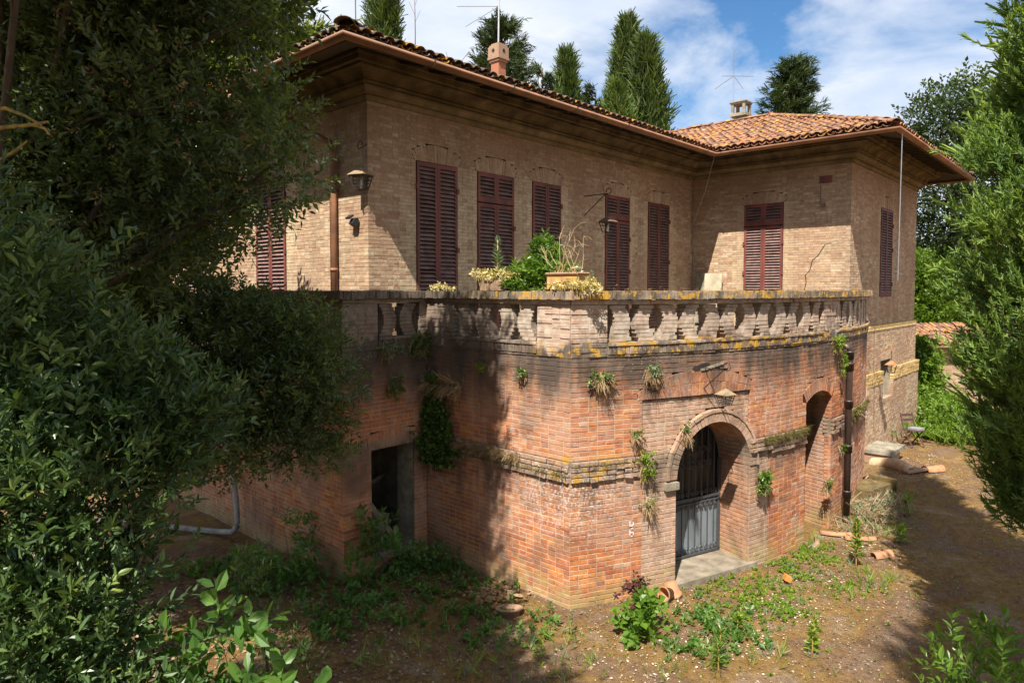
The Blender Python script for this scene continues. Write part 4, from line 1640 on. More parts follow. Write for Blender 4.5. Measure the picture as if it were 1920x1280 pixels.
# the gate: frame, bars, rails and scrolls in front of a sheet and dark glass
GO = DEPTH + .03
gate = MB()
lbox(gate, -.80, -.755, GO - .02, GO + .02, .06, ZS)
lbox(gate, .755, .80, GO - .02, GO + .02, .06, ZS)
lbox(gate, -.80, .80, GO - .02, GO + .02, .07, .11)
lbox(gate, -.80, .80, GO - .024, GO + .02, 1.02, 1.06)
lbox(gate, -.80, .80, GO - .024, GO + .02, .955, .975)
lbox(gate, -.30, -.245, GO - .03, GO + .02, .06, 2.28)
arcpts = [L3(-math.cos(a) * .785, GO, ZS + math.sin(a) * .785) for a in np.linspace(0, math.pi, 22)]
gate.tube(arcpts, .02, 6)
gate_ob = gate.obj('gate', M_IRON, terrace)
for t in np.linspace(-.655, .66, 10):
    if abs(t + .27) < .05:
        continue
    zt = ZS + math.sqrt(max(0, .785 ** 2 - t * t))
    b = MB().tube([L3(t, GO, .1), L3(t, GO, zt)], .0115, 6).obj('bar', M_IRON, None)
    b.parent = gate_ob


def spiral(t, z, r, turns, s0, dirn, k=18):
    pts = []
    for i in range(k):
        f = i / (k - 1)
        a = s0 + dirn * f * turns * 2 * math.pi
        rr = r * (1 - .72 * f)
        pts.append(L3(t + math.cos(a) * rr, GO - .012, z + math.sin(a) * rr))
    return pts


scroll = MB()
for t in np.linspace(-.70, .70, 14):
    for z, dn in ((.175, 1), (.905, -1), (1.125, 1)):
        scroll.tube(spiral(t - .018, z, .044, 1.4, -math.pi / 2, dn, 14), .0085, 4, False)
for t in (-.55, -.05, .20, .45):
    for z in (1.62, 1.86):
        for s in (1, -1):
            scroll.tube(spiral(t + s * .06, z, .075, 1.5, -math.pi / 2, s, 16), .0085, 4, False)
so = scroll.obj('scroll', M_IRON, None)
so.parent = gate_ob
so['kind'] = 'stuff'
sh = MB()
lbox(sh, -.80, .80, GO + .035, GO + .045, .06, 1.0)
so = sh.obj('sheet_panel', M_SHEET, None)
so.parent = gate_ob
up = MB()
for i, (t0, t1) in enumerate(((-.8, -.30), (-.29, .02), (.03, .36), (.37, .8))):
    lbox(up, t0, t1, GO + .038 + .002 * i, GO + .046 + .002 * i, 1.02, 2.40)
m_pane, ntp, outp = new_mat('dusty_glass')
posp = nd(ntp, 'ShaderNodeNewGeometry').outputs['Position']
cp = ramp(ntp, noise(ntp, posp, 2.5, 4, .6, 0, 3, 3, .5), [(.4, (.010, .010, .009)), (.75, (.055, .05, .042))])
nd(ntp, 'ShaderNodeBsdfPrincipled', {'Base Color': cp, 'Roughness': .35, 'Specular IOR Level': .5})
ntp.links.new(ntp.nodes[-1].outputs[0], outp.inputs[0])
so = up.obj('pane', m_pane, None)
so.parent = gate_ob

# niche on the bow: tall door recess
nm = (NA + NB) / 2
nb = MB()
NV = W4.N(nm)
pb = [W4.P(NA - .1) - NV * .56, W4.P(NB + .1) - NV * .56]
nb.add([(*pb[0], -.1), (*pb[1], -.1), (*pb[1], 2.9), (*pb[0], 2.9)], [(0, 1, 2, 3)])
nb.obj('niche_back', M_PLASTER, terrace)
nb = MB()
pa, pq = W4.P(NA + .25) - NV * .50, W4.P(NA + .85) - NV * .50
nb.box(((pa[0] + pq[0]) / 2, (pa[1] + pq[1]) / 2, 1.25), (.62, .05, 2.5), math.atan2(pq[1] - pa[1], pq[0] - pa[0]))
nb.obj('niche_door', M_RUST, terrace)
nb = MB()
c_, zc_, r_, al_ = NARC
for i in range(10):
    t0, t1 = -al_ + 2 * al_ * i / 10, -al_ + 2 * al_ * (i + 1) / 10
    a0, a1 = c_ + math.sin(t0) * r_, c_ + math.sin(t1) * r_
    z0, z1 = zc_ + math.cos(t0) * r_, zc_ + math.cos(t1) * r_
    p = [W4.P(a0) - NV * .1, W4.P(a1) - NV * .1, W4.P(a1) - NV * .56, W4.P(a0) - NV * .56]
    nb.add([(*p[0], z0), (*p[1], z1), (*p[2], z1), (*p[3], z0)], [(3, 2, 1, 0)])
nb.obj('niche_vault', M_RED_MORTAR, terrace)
# cast iron rainwater pipe on the bow
s = sx(14.06)
pp, pn = W4.P(s), W4.N(s)
A_ = lambda o, z: (pp[0] + pn[0] * o, pp[1] + pn[1] * o, z)
dp = MB()
dp.tube([A_(-.1, 3.46), A_(.05, 3.46), A_(.11, 3.44), A_(.14, 3.38), A_(.14, 3.25), A_(.14, 0)], .062, 14)
for z in (3.27, 3.05, 2.32, 1.45, .55):
    dp.lathe(A_(.14, z), [(.062, -.07), (.078, -.07), (.08, .055), (.088, .06), (.088, .085), (.062, .085)], 14)
dp.obj('rainwater_pipe', M_CASTIRON, terrace, True)
# broken hole above the doorway
hb = MB()
hs = sx(9.80)
ring = [(hs - .17 + .17 * math.cos(a) * (1 + .2 * math.sin(3 * a)), 3.36 + .045 * math.sin(a) + .035 * math.cos(a)) for a in np.linspace(0, 2 * math.pi, 14)[:-1]]
wquad(hb, W4, [(a, z, .012) for a, z in ring])
hb.obj('wall_hole', M_BLACK, terrace)
hb = MB()
for k in range(7):
    wbox(hb, W4, hs - .18 + k * .07, hs - .13 + k * .07 + random.uniform(0, .04), 3.30 + k * .012, 3.335 + k * .012, -.01, .02 + random.uniform(0, .015))
hb.obj('broken_mortar', M_STONE, terrace)
# chalk letters left on the wall beside the doorway
chk = MB()
cs0, cz0 = sx(8.46), .93
for (a, za, b, zb2) in tuple(tuple(.72 * q for q in qq) for qq in ((-.05, .20, .03, .20), (-.05, .20, -.05, .30), (.03, .2, .03, .27), (-.02, .14, .03, .14), (-.05, .06, .03, .06), (-.05, .0, -.05, .12), (.03, .0, .03, .06), (-.03, -.02, .01, -.02))):
    w = .006
    if abs(a - b) > abs(za - zb2):
        wquad(chk, W4, [(cs0 + a, cz0 + za - w, .0125), (cs0 + b, cz0 + zb2 - w, .0125), (cs0 + b, cz0 + zb2 + w, .0125), (cs0 + a, cz0 + za + w, .0125)])
    else:
        wquad(chk, W4, [(cs0 + a - w, cz0 + za, .0125), (cs0 + a + w, cz0 + za, .0125), (cs0 + b + w, cz0 + zb2, .0125), (cs0 + b - w, cz0 + zb2, .0125)])
chk.obj('chalk_mark', simple('chalk_white', (.75, .74, .72), .95, var=.1), terrace)

# ------------------------------------------------------------------ wrought iron lanterns


def lantern(label, tip, wall, ang, w, drop, capmat, brace=True, arm=True, grid=False, cat='lantern'):
    """tip: where the lantern hangs; wall: where the bracket meets the wall."""
    t = thing('wall_lantern', label, cat, tip, 'iron lanterns on wall brackets')
    tip, wall = Vector(tip), Vector(wall)
    if arm:
        m = MB().tube([wall, tip], w * .035, 6)
        if brace:
            m.tube([wall - Vector((0, 0, .45 if brace is True else brace)), wall.lerp(tip, .9)], w * .032, 6)
        d = (tip - wall).normalized()
        cpts = [tip + d * (.02 + .07 * math.sin(a)) + Vector((0, 0, .06 - .06 * math.cos(a))) for a in np.linspace(0, 5.2, 14)]
        m.tube(cpts, w * .03, 5)
        m.obj('bracket', capmat if capmat is M_RUSTCAP else M_RUST, t)
    z = tip.z - drop
    MB().tube([tip, Vector((tip.x, tip.y, z))], w * .025, 6).obj('hanger', M_RUST if capmat is not M_TANCAP else M_TANCAP, t)
    Mz = Matrix.Rotation(ang, 3, 'Z')
    P = lambda x, y, zz: Vector((tip.x, tip.y, z)) + Mz @ Vector((x, y, zz)) * w
    m = MB()
    m.add([P(-.5, -.5, -.36), P(.5, -.5, -.36), P(.5, .5, -.36), P(-.5, .5, -.36), P(-.04, -.04, .02), P(.04, -.04, .02), P(.04, .04, .02), P(-.04, .04, .02)],
          [(0, 1, 5, 4), (1, 2, 6, 5), (2, 3, 7, 6), (3, 0, 4, 7), (4, 5, 6, 7), (3, 2, 1, 0)])
    m.obj('lantern_cap', capmat, t)
    m = MB()
    tq, bq = .41, .24
    cs = [(-1, -1), (1, -1), (1, 1), (-1, 1)]
    for i, (x, y) in enumerate(cs):
        x2, y2 = cs[(i + 1) % 4]
        m.tube([P(x * tq, y * tq, -.36), P(x * bq, y * bq, -1.06)], w * .028, 5)
        for f, k in ((0.04, 0), (.97, 0)) + (((.3, 0), (.55, 0), (.8, 0)) if grid else ((.33, 0),)):
            q = tq + (bq - tq) * f
            m.tube([P(x * q, y * q, -.36 - .7 * f), P(x2 * q, y2 * q, -.36 - .7 * f)], w * .016, 4)
        for f in ((.3, .5, .7) if grid else (.5,)):
            xa, ya = x + (x2 - x) * f, y + (y2 - y) * f
            m.tube([P(xa * tq, ya * tq, -.36), P(xa * bq, ya * bq, -1.02)], w * .014, 4)
    m.obj('cage', M_RUST, t)
    MB().lathe(P(0, 0, -.98), [(0, .50 * w), (.06 * w, .48 * w), (.06 * w, .3 * w), (.11 * w, .16 * w), (.08 * w, .03 * w), (0, 0)], 10).obj('bulb', M_GLASSB, t, True)
    return t


lantern('tan capped iron lantern hanging off the corner of the villa beside the copper downpipe', (6.70, 9.56, 6.90), (6.87, 9.62, 7.0), R(20), .34, .33, M_TANCAP, grid=True, brace=False)
lantern('dark iron lantern on a braced bracket between the third and fourth tall shutters', (13.0, 8.93, 6.74), (13.0, 9.60, 6.74), R(0), .35, .52, M_DARKCAP)
lantern('tan capped cage lantern over the arched gate with its bulb showing', (9.56, 4.44, 3.34), (9.70, 4.86, 3.34), R(-17), .235, .27, M_TANCAP, grid=True, brace=.32)
lantern('rust orange lantern on a long thin arm above the small niche of the wing', (20.2, 4.72, 2.93), (19.75, 5.15, 2.95), R(10), .31, .28, M_RUSTCAP, brace=.35)

# small floodlight by the corner
t = thing('floodlight', 'small black floodlight fixed to the sunlit brick near the villa corner', 'floodlight', (XM, 9.9, 5.7))
MB().box((XM - .08, 9.9, 5.70), (.10, .13, .11), mat=Matrix.Rotation(R(30), 3, 'Y')).box((XM - .03, 9.9, 5.76), (.05, .04, .04)).obj('housing', M_PLASTIC, t)
MB().box((XM - .15, 9.93, 5.79), (.10, .12, .03), mat=Matrix.Rotation(R(-35), 3, 'Y')).obj('shade', M_PLASTIC, t)

# aerials and wires
t = thing('television_aerial', 'thin metal aerial mast on top of the red brick chimney', 'aerial', (11.58, 11.04, 10.3))
MB().tube([(11.58, 11.04, 10.26), (11.60, 11.04, 11.28)], .022, 8).obj('mast', M_WHITEMETAL, t)
m = MB()
a0 = np.array((11.60, 11.04, 11.1))
for dx, dz in ((-1.0, .12), (-.8, -.35)):
    m.tube([a0, a0 + site(dx, .3, dz) - site(0, 0, 0)], .008, 4)
m.tube([(11.60, 11.04, 11.28), (11.72, 10.94, 12.1)], .008, 4)
m.tube([a0 + site(-.05, 0, .15), a0 + site(.2, 0, .28)], .01, 4)
m.obj('rod', M_WHITEMETAL, t)
t = thing('radio_aerial', 'tall rod aerial with drooping spokes standing beside the grey wing chimney', 'aerial', tuple(site(7.55, 23.4, 10.2)))
base = site(7.55, 23.4, 10.3)
m = MB().tube([base, base + np.array((0, 0, 1.5))], .014, 6)
m.obj('mast', M_WHITEMETAL, t)
m = MB()
hub = base + np.array((0, 0, 1.5))
m.tube([hub, hub + np.array((0, 0, .85))], .009, 4)
for X, z in ((-.62, -.42), (.36, -.4), (.7, .02), (-.38, .03)):
    m.tube([hub, hub + site(X, .1, z)], .008, 4)
m.obj('spoke', M_DARKCAP, t)
t = thing('lightning_rod', 'thin upright rod rising above the old hip tiles at the villa corner', 'rod', tuple(site(-2.85, 12.6, 8.6)))
MB().tube([site(-2.85, 12.6, 8.4), site(-2.86, 12.6, 10.9)], .012, 5).obj('rod', M_DARKCAP, t)
t = thing('hanging_pole', 'slim pale pole hanging from the wing gutter past the side window', 'pole', (17.9, 3.96, 8.1))
MB().tube([(17.40, 3.96, 8.10), (17.50, 4.0, 4.75)], .011, 6).obj('rod', M_WHITEMETAL, t)
t = thing('loose_wire', 'loose thin wire dropping from the gutter at the inner corner of the walls', 'wire', (17.0, 8.3, 8.1))
MB().tube([(16.95, 8.25, 8.13), (17.3, 8.7, 7.2), (17.7, 9.35, 6.2), (17.75, 9.4, 5.6)], .006, 4).obj('strand', M_WHITEMETAL, t)

# ------------------------------------------------------------------ pots, furniture and rubble
t = thing('corrugated_conduit', 'grey corrugated pipe bending down the dark wall and along the ground', 'pipe', (5.7, 12.0, 0))
cp_ = [(5.74, 12.55, 1.75), (5.72, 12.35, 1.2), (5.68, 12.12, .55), (5.64, 12.02, .2), (5.58, 12.1, .09), (5.4, 12.5, .06), (4.9, 13.4, .06), (4.0, 14.9, .06)]
fine, rad = [], []
for p, q in zip(cp_[:-1], cp_[1:]):
    p, q = Vector(p), Vector(q)
    k = max(2, int((q - p).length / .035))
    fine += [p.lerp(q, i / k) for i in range(k)]
MB().tube(fine, [.048 + .006 * (i % 2) for i in range(len(fine))], 12).obj('hose', M_CONDUIT, t, True)


def pot(name, label, c, r, h, axis, mat, group=None, broken=False):
    t = thing(name, label, 'pot', c, group)
    prof = [(0, 0), (r * .68, 0), (r * .95, h * .84), (r * 1.04, h * .84), (r * 1.06, h), (r * .94, h), (r * .86, h * .8), (r * .6, h * .06), (0, h * .06)]
    MB().lathe(c, prof, 20, axis).obj('pot_body', mat, t, True)
    return t


pot('flower_pot', 'upside down terracotta pot leaning at the jamb of the arched doorway', (8.93, 4.98, .19), .125, .22, (.1, -.25, -1), M_TERRA, 'terracotta pots on the ground')
pot('flower_pot', 'terracotta pot lying on its side in front of the leaning pot', (8.80, 4.90, .085), .105, .17, (-.75, .1, .12), M_TERRA, 'terracotta pots on the ground')
pot('flower_pot', 'open clay pot lying beside the iron rainwater pipe', (16.75, 4.42, .16), .16, .26, (-.6, -.75, .15), M_TERRA, 'terracotta pots on the ground')
pot('flower_pot', 'blue plastic pot tipped over behind the open clay pot', (17.05, 4.30, .13), .12, .2, (.5, -.6, .2), M_BLUE, 'terracotta pots on the ground')
pot('broken_bowl', 'broken dark clay bowl with a fern on shady ground before the corner', (6.86, 6.34, -.07), .19, .15, (.15, .15, 1), M_TERRAOLD)


def half_tile(label, c, L, r, rz_, tilt=0, mat=M_TERRA, arc=.9):
    t = thing('clay_shard', label, 'tile', c, 'broken clay gutters and tiles')
    m = MB()
    V, F = [], []
    N = 8
    for j in range(7):
        u = (j / 6 - .5) * L
        bend = arc * (u / L) ** 2 * L
        for rr in (r, r - .016):
            for k in range(N + 1):
                a = math.pi * (k / N)
                V.append(Vector(c) + Matrix.Rotation(rz_, 3, 'Z') @ (Matrix.Rotation(tilt, 3, 'X') @ Vector((u, -rr * math.cos(a) + bend * .4, rr * math.sin(a)))))
    M_ = N + 1
    for j in range(6):
        b = j * 2 * M_
        for k in range(N):
            F += [(b + k, b + k + 1, b + 2 * M_ + k + 1, b + 2 * M_ + k), (b + M_ + k + 1, b + M_ + k, b + 3 * M_ + k, b + 3 * M_ + k + 1)]
    for b in (0, 12 * M_):
        for k in range(N):
            F.append((b + k, b + M_ + k, b + M_ + k + 1, b + k + 1))
    m.add(V, F).obj('shard', mat, t, True)
    return t


half_tile('orange clay half pipe lying by the foot of the rainwater pipe', (13.20, 3.93, .0), .55, .055, R(-60), 0)
half_tile('orange clay half pipe lying just in front of the one by the rainwater pipe', (13.25, 3.52, .0), .55, .055, R(-50), 0)
half_tile('curved tan clay piece among clover below the bowed wall', (12.4, 4.02, .01), .42, .05, R(5), 0, M_TERRAOLD)
half_tile('large pale curved clay gutter leaning on the stone slab by the wing', (19.35, 4.35, .05), 1.1, .17, R(62), R(-25), simple('pale_clay', (.52, .36, .23), .9, col2=(.38, .25, .15)), 1.6)
half_tile('brown half round tile lying at the edge of the tree shade', (19.6, 3.55, .0), .5, .13, R(-35), 0, M_TERRA)
half_tile('flat clay pieces beside the leafy sapling stalk', (12.75, 3.05, -.03), .38, .09, R(-30), 0, M_TERRA, .4)
t = thing('clay_fragment', 'small bright orange clay fragment on the clover covered ground', 'tile', (10.6, 3.86, 0))
MB().box((10.6, 3.86, .04), (.13, .10, .07), mat=Matrix.Rotation(.6, 3, 'Z') @ Matrix.Rotation(.4, 3, 'X')).obj('shard', simple('orange_clay', (.62, .22, .05), .8), t)
t = thing('plank', 'weathered timber plank lying on the rubble near the shade edge', 'plank', (19.2, 3.8, 0))
MB().box((19.3, 3.75, .06), (1.3, .12, .05), R(-22)).obj('board', M_TERRAOLD, t)
t = thing('stone_trough', 'mossy stone block with a broken end beside the rainwater pipe', 'trough', (16.2, 3.95, 0))
MB().box((15.9, 4.12, .16), (1.0, .55, .34), R(-12)).box((16.5, 3.95, .26), (.12, .6, .3), R(-12)).obj('block', simple('mossy_stone', (.16, .11, .035), .95, col2=(.07, .05, .025), bump=.5), t)
t = thing('stone_slab', 'pale stone slab step against the base of the wing wall', 'step', (19.6, 4.85, 0))
MB().box((20.0, 4.80, .30), (1.3, .72, .10)).obj('slab', M_STONE, t)
MB().box((20.0, 4.85, .12), (1.2, .6, .26)).obj('riser', M_TERRAOLD, t)
t = thing('folding_chair', 'slatted wooden garden chair with a grey cushion against the wing wall', 'chair', (22.4, 4.65, 0))
cxx, cyy = 22.35, 4.62
MC = Matrix.Rotation(R(-35), 3, 'Z')
CPt = lambda x, y, z: Vector((cxx, cyy, 0)) + MC @ Vector((x, y, z))
for sx_ in (-.2, .2):
    MB().tube([CPt(sx_, -.22, 0), CPt(sx_, .12, .46), CPt(sx_, .26, .92)], .022, 6).obj('side_post', M_CHAIRWOOD, t)
    MB().tube([CPt(sx_ * .9, .24, 0), CPt(sx_ * .9, -.18, .45)], .02, 6).obj('leg', M_CHAIRWOOD, t)
for zz, yy in ((.86, .25), (.72, .21)):
    MB().box(CPt(0, yy, zz), (.44, .02, .07), R(-35)).obj('back_slat', M_CHAIRWOOD, t)
for k in range(5):
    MB().box(CPt(0, -.18 + k * .085, .46), (.42, .06, .018), R(-35)).obj('seat_slat', M_CHAIRWOOD, t)
MB().box(CPt(.1, -.02, .50), (.32, .30, .05), R(-20)).obj('cushion', M_CUSHION, t)

# on the parapet
t = thing('clay_planter', 'square clay planter overgrown with dry sedum standing on the shaded end of the coping', 'planter', (7.72, 7.35, 4.53))
MB().box((7.70, 7.36, 4.635), (.24, .55, .20)).obj('box', simple('mossy_clay', (.30, .19, .12), .9, col2=(.12, .085, .05), scale=14, bump=.5), t)
t = thing('clay_planter', 'yellow lichened clay trough with a rolled rim standing on the coping corner', 'planter', (7.75, 5.9, 4.53))
MB().box((7.72, 6.0, 4.66), (.26, .54, .22)).obj('box', M_TERRALICH, t)
rim = MB()
for a, b in (((7.58, 5.72), (7.58, 6.28)), ((7.86, 5.72), (7.86, 6.28)), ((7.58, 5.72), (7.86, 5.72)), ((7.58, 6.28), (7.86, 6.28))):
    rim.tube([(*a, 4.775), (*b, 4.775)], .018, 6)
rim.obj('rim', M_TERRAOLD, t)
t = thing('leaning_board', 'stained wooden board leaning on the wall in the inner corner', 'board', (18.2, 8.8, 3.5))
MB().box((18.1, 8.84, 4.28), (.04, .52, 1.46), mat=Matrix.Rotation(R(5), 3, 'Y')).obj('board', M_BOARD, t)
t = thing('leaning_board', 'dark grey sheet standing in shadow behind the stained board', 'board', (18.25, 9.2, 3.5))
MB().box((18.22, 9.22, 4.30), (.03, .42, 1.44), mat=Matrix.Rotation(R(3), 3, 'Y')).obj('board', M_STONE, t)


# ------------------------------------------------------------------ plants on the masonry
def sedum(label, c, ext, n, group='pale sedum tufts on the coping'):
    t = thing('sedum_tuft', label, 'plant', c, group)
    p = np.array(c) + rng.uniform(-1, 1, (n, 3)) * np.array(ext)
    s = MB()
    for q in p[::6]:
        s.tube([q, q + np.array((rng.normal(0, .03), rng.normal(0, .03), -.10))], .004, 4)
    s.obj('stem', M_TWIG, t)
    scatter('flowers', L_SEDUM, t, P_SMALL, p, unit(n) + np.array([0, 0, .8]), rng.uniform(.6, 1.1, n))
    return t


sedum('pale yellow sedum spilling over the square clay planter', (7.66, 7.36, 4.74), (.14, .38, .055), 110)
sedum('pale yellow sedum hanging over the coping beside the lichened trough', (7.66, 5.64, 4.56), (.12, .24, .07), 80)
sedum('small yellow sedum tuft on the shaded coping in front of the first tall shutter', (7.62, 8.62, 4.55), (.06, .22, .03), 30)
sedum('yellow sedum strands at the foot of the lichened trough', (7.55, 5.98, 4.56), (.05, .28, .04), 36)
t = thing('fleabane_plant', 'single tall grey green fleabane stalk rising from the square planter', 'plant', (7.7, 7.36, 4.7))
MB().tube([(7.7, 7.36, 4.7), (7.69, 7.35, 5.32)], .012, 6).obj('stem', M_TWIG, t)
k = 130
zz = rng.random(k) ** .8
an = np.arange(k) * 2.4
scatter('leaves', L_GREY, t, [leaf4(.09, .02, .15)], np.stack([7.7 + 0 * zz, 7.36 + 0 * zz, 4.72 + zz * .62], 1),
        np.stack([np.cos(an), np.sin(an), .35 + zz * 1.4], 1), (.17 - .09 * zz))
t = thing('green_spike', 'small green leafy spike beside the hanging sedum', 'plant', (7.8, 5.6, 4.6))
k = 60
zz = rng.random(k)
an = np.arange(k) * 2.4
scatter('leaves', L_GREY, t, [leaf4(.10, .02, .1)], np.stack([7.8 + 0 * zz, 5.62 + 0 * zz, 4.56 + zz * .26], 1), np.stack([np.cos(an), np.sin(an), .6 + zz], 1), .09 - .05 * zz)
leafy('potted_laurel', 'bright green glossy laurel bush growing on the terrace behind the coping', 'bush', (8.1, 6.65, 3.5),
      [(7.95, 6.62, 4.66, .34), (7.92, 6.95, 4.66, .27), (7.95, 6.34, 4.66, .26), (7.98, 6.62, 4.95, .26), (8.0, 6.70, 5.14, .14), (8.0, 6.74, 5.28, .08)], L_BUSH,
      [twig(8, leaf6(.2, .05, .08), .10, .085, seed=200 + i) for i in range(4)], 620, 1.1, r0=.03, n_sub=2)
t = thing('dried_shrub', 'bare dried brown stems standing up from the lichened trough', 'plant', (7.75, 5.95, 4.7))
m = MB()
rr = random.Random(4)
for k in range(11):
    y0 = 5.78 + rr.random() * .42
    h = rr.uniform(.3, .62) if k > 3 else rr.uniform(.55, .78)
    p = [Vector((7.72, y0, 4.72))]
    lean = rr.uniform(-.22, .22)
    for j in range(4):
        p.append(p[-1] + Vector((rr.gauss(0, .03), lean * .35 + rr.gauss(0, .03), h / 4)))
    m.tube(p, [.0055, .005, .0045, .0035, .002], 5)
    for j in range(3):
        q = p[rr.randrange(1, 5)]
        e = q + Vector((rr.gauss(0, .06), rr.gauss(0, .12), rr.uniform(-.05, .16)))
        m.tube([q, q.lerp(e, .5) + Vector((0, 0, .03)), e], [.003, .0025, .0015], 4)
m.obj('stem', M_TWIG, t)
p = np.stack([7.72 + rng.normal(0, .06, 34), rng.uniform(5.75, 6.25, 34), 4.78 + np.abs(rng.normal(0, .03, 34))], 1)
scatter('dead_leaves', L_DRY, t, P_GRASS, p, unit(34) + np.array([0, 0, .3]), rng.uniform(.04, .09, 34))


def wall_tuft(label, path, s, z, w, h, n, mat=L_IVY, dry=0, protos=None, size=1.0, group='weeds rooted in the terrace wall'):
    c = path3(path, np.array(s), np.array(z), np.array(.0))
    t = thing('wall_weed', label, 'weed', tuple(c), group)
    nn = path.N(np.array(s))
    tt = np.array([-nn[1], nn[0]])
    a = rng.normal(0, .5, n) * w
    b = rng.random(n)
    off = .03 + np.abs(rng.normal(0, .05, n)) * (1 - .5 * b)
    pos = np.stack([c[0] + tt[0] * a + nn[0] * off, c[1] + tt[1] * a + nn[1] * off, z + .04 - b * h], 1)
    d = np.stack([nn[0] * .8 + tt[0] * a / w, nn[1] * .8 + tt[1] * a / w, rng.normal(-.1, .5, n)], 1)
    scatter('leaves', mat, t, protos or P_SMALL, pos, d, .78 * size * rng.uniform(.6, 1.2, n))
    if dry:
        m2 = int(n * dry)
        pos = np.stack([c[0] + nn[0] * .03 + tt[0] * rng.normal(0, .4 * w, m2), c[1] + nn[1] * .03 + tt[1] * rng.normal(0, .4 * w, m2), z - rng.random(m2) * h * .4], 1)
        d = np.stack([nn[0] * .3 + rng.normal(0, .3, m2), nn[1] * .3 + rng.normal(0, .3, m2), -1 + rng.normal(0, .3, m2)], 1)
        scatter('dead_fronds', L_DRY, t, P_GRASS, pos, d, rng.uniform(.12, .26, m2))
    m = MB()
    for k in range(3):
        m.tube([c, c + np.array((nn[0] * .06 + rng.normal(0, .03), nn[1] * .06 + rng.normal(0, .03), -h * .3 * k))], .006, 4)
    m.obj('stem', M_TWIG, t)
    return t


wall_tuft('green tuft with dead fronds high on the wall just past the pier', W4, sx(7.98), 3.36, .16, .18, 40, L_IVY, 1.2)
wall_tuft('hanging grey fern below the ledge above the big relieving arch', W4, sx(8.73), 3.42, .12, .16, 26, L_GREY, 2.0)
wall_tuft('small tuft by the left edge of the doorway spandrel', W4, sx(8.47), 2.5, .08, .1, 16, L_IVY, 1.0)
wall_tuft('bright tuft growing from the band end left of the arch', W4, sx(8.62), 2.12, .08, .22, 34, L_LIME, .3)
wall_tuft('second bright tuft right under the band left of the arch', W4, sx(8.66), 1.9, .06, .18, 22, L_LIME, .3)
wall_tuft('spidery weed low down left of the gate jamb', W4, sx(8.70), 1.46, .09, .16, 16, L_IVY, 1.6)
wall_tuft('tiny fern rooted in the crown of the arch ring', W4, sx(9.33), 2.46, .07, .1, 14, L_IVY, 1.2)
wall_tuft('thick bright hanging cushion on the right jamb of the arch', W4, sx(11.0), 1.52, .13, .36, 150, L_BUSH, .15)
wall_tuft('leafy weed on top of the pier by the rainwater pipe', W4, sx(13.62), 3.66, .2, .3, 70, L_LIME, .5)
wall_tuft('lime green leaves sprouting around the elbow of the rainwater pipe', W4, sx(13.88), 3.28, .12, .42, 40, L_LIME, 0)
wall_tuft('mossy clump on the band right of the rainwater pipe', W4, sx(14.9), 2.12, .3, .22, 60, L_MOSS, .6)
wall_tuft('small leaves behind the middle of the rainwater pipe', W4, sx(13.93), 1.5, .05, .16, 18, L_IVY, 0)
wall_tuft('drooping weed inside the tall niche', W4, sx(13.2), .98, .08, .2, 18, L_IVY, 1.0)
wall_tuft('little sprout in the sunlit wall left of the corner', W3, T2Y - 6.66, 3.34, .06, .08, 14, L_IVY, .4)
wall_tuft('pale sprout at the edge of the tree shadow under the ledge', W3, T2Y - 7.5, 3.33, .05, .08, 12, L_LIME, 0)
wall_tuft('trailing vine over the shaded ledge in the inner corner', W2, 7.45 - T1X, 3.78, .26, .40, 110, L_IVY, .2)
wall_tuft('hanging weed on the shaded wall above the left doorway', W2, 6.82 - T1X, 3.12, .16, .34, 60, L_IVY, .4)
wall_tuft('thin straggly weeds on the ledge over the left doorway', W2, 6.7 - T1X, 3.62, .3, .2, 50, L_GREY, .4)
t = thing('ivy', 'dark green ivy column climbing the inner corner beside the left doorway', 'ivy', (7.6, 8.75, 0))
n = 1500
zz = rng.beta(1.15, 1.3, n) * 1.5 + 1.62
wd = .12 + .38 * np.clip((2.95 - zz) / 1.0, .05, 1) - .10 * np.clip((1.85 - zz) / .3, 0, 1)
yy = 8.60 - rng.normal(.02, .45, n) * wd
pos = np.stack([T3X - .04 - rng.random(n) * .10, yy, zz], 1)
m2 = yy > T2Y - .03
pos[m2] = np.stack([T3X - (yy[m2] - T2Y + .05), np.full(m2.sum(), T2Y - .05) - rng.random(m2.sum()) * .06, zz[m2]], 1)
scatter('leaves', L_IVY, t, [twig(4, leaf6(.36, .03, .1), .05, .075, spread=1.2, seed=300 + i) for i in range(4)], pos, np.stack([-np.ones(n), rng.normal(0, .5, n), rng.normal(-.2, .5, n)], 1), rng.uniform(.7, 1.2, n))
m = MB()
for k in range(6):
    y0 = 8.5 + k * .05
    m.tube([(T3X - .02, y0, 1.45), (T3X - .03, y0 + rr.gauss(0, .06), 2.1), (T3X - .03, y0 + rr.gauss(0, .08), 2.9)], .008, 4)
m.obj('stem', M_BARK, t)


def fringe(name, path, s0, s1, z, n, mat, hang=.1, size=(.05, .11), protos=P_GRASS, off=.05):
    s = rng.uniform(s0, s1, n)
    pos = path3(path, s, z + rng.normal(0, .03, n), np.full(n, off) + rng.random(n) * .02)
    nn = path.N(s)
    d = np.concatenate([nn * .6, rng.normal(-.3, .5, (n, 1))], 1) + rng.normal(0, .4, (n, 3))
    o = scatter(name, mat, None, protos, pos, d, rng.uniform(*size, n))
    o['kind'] = 'stuff'
    return o


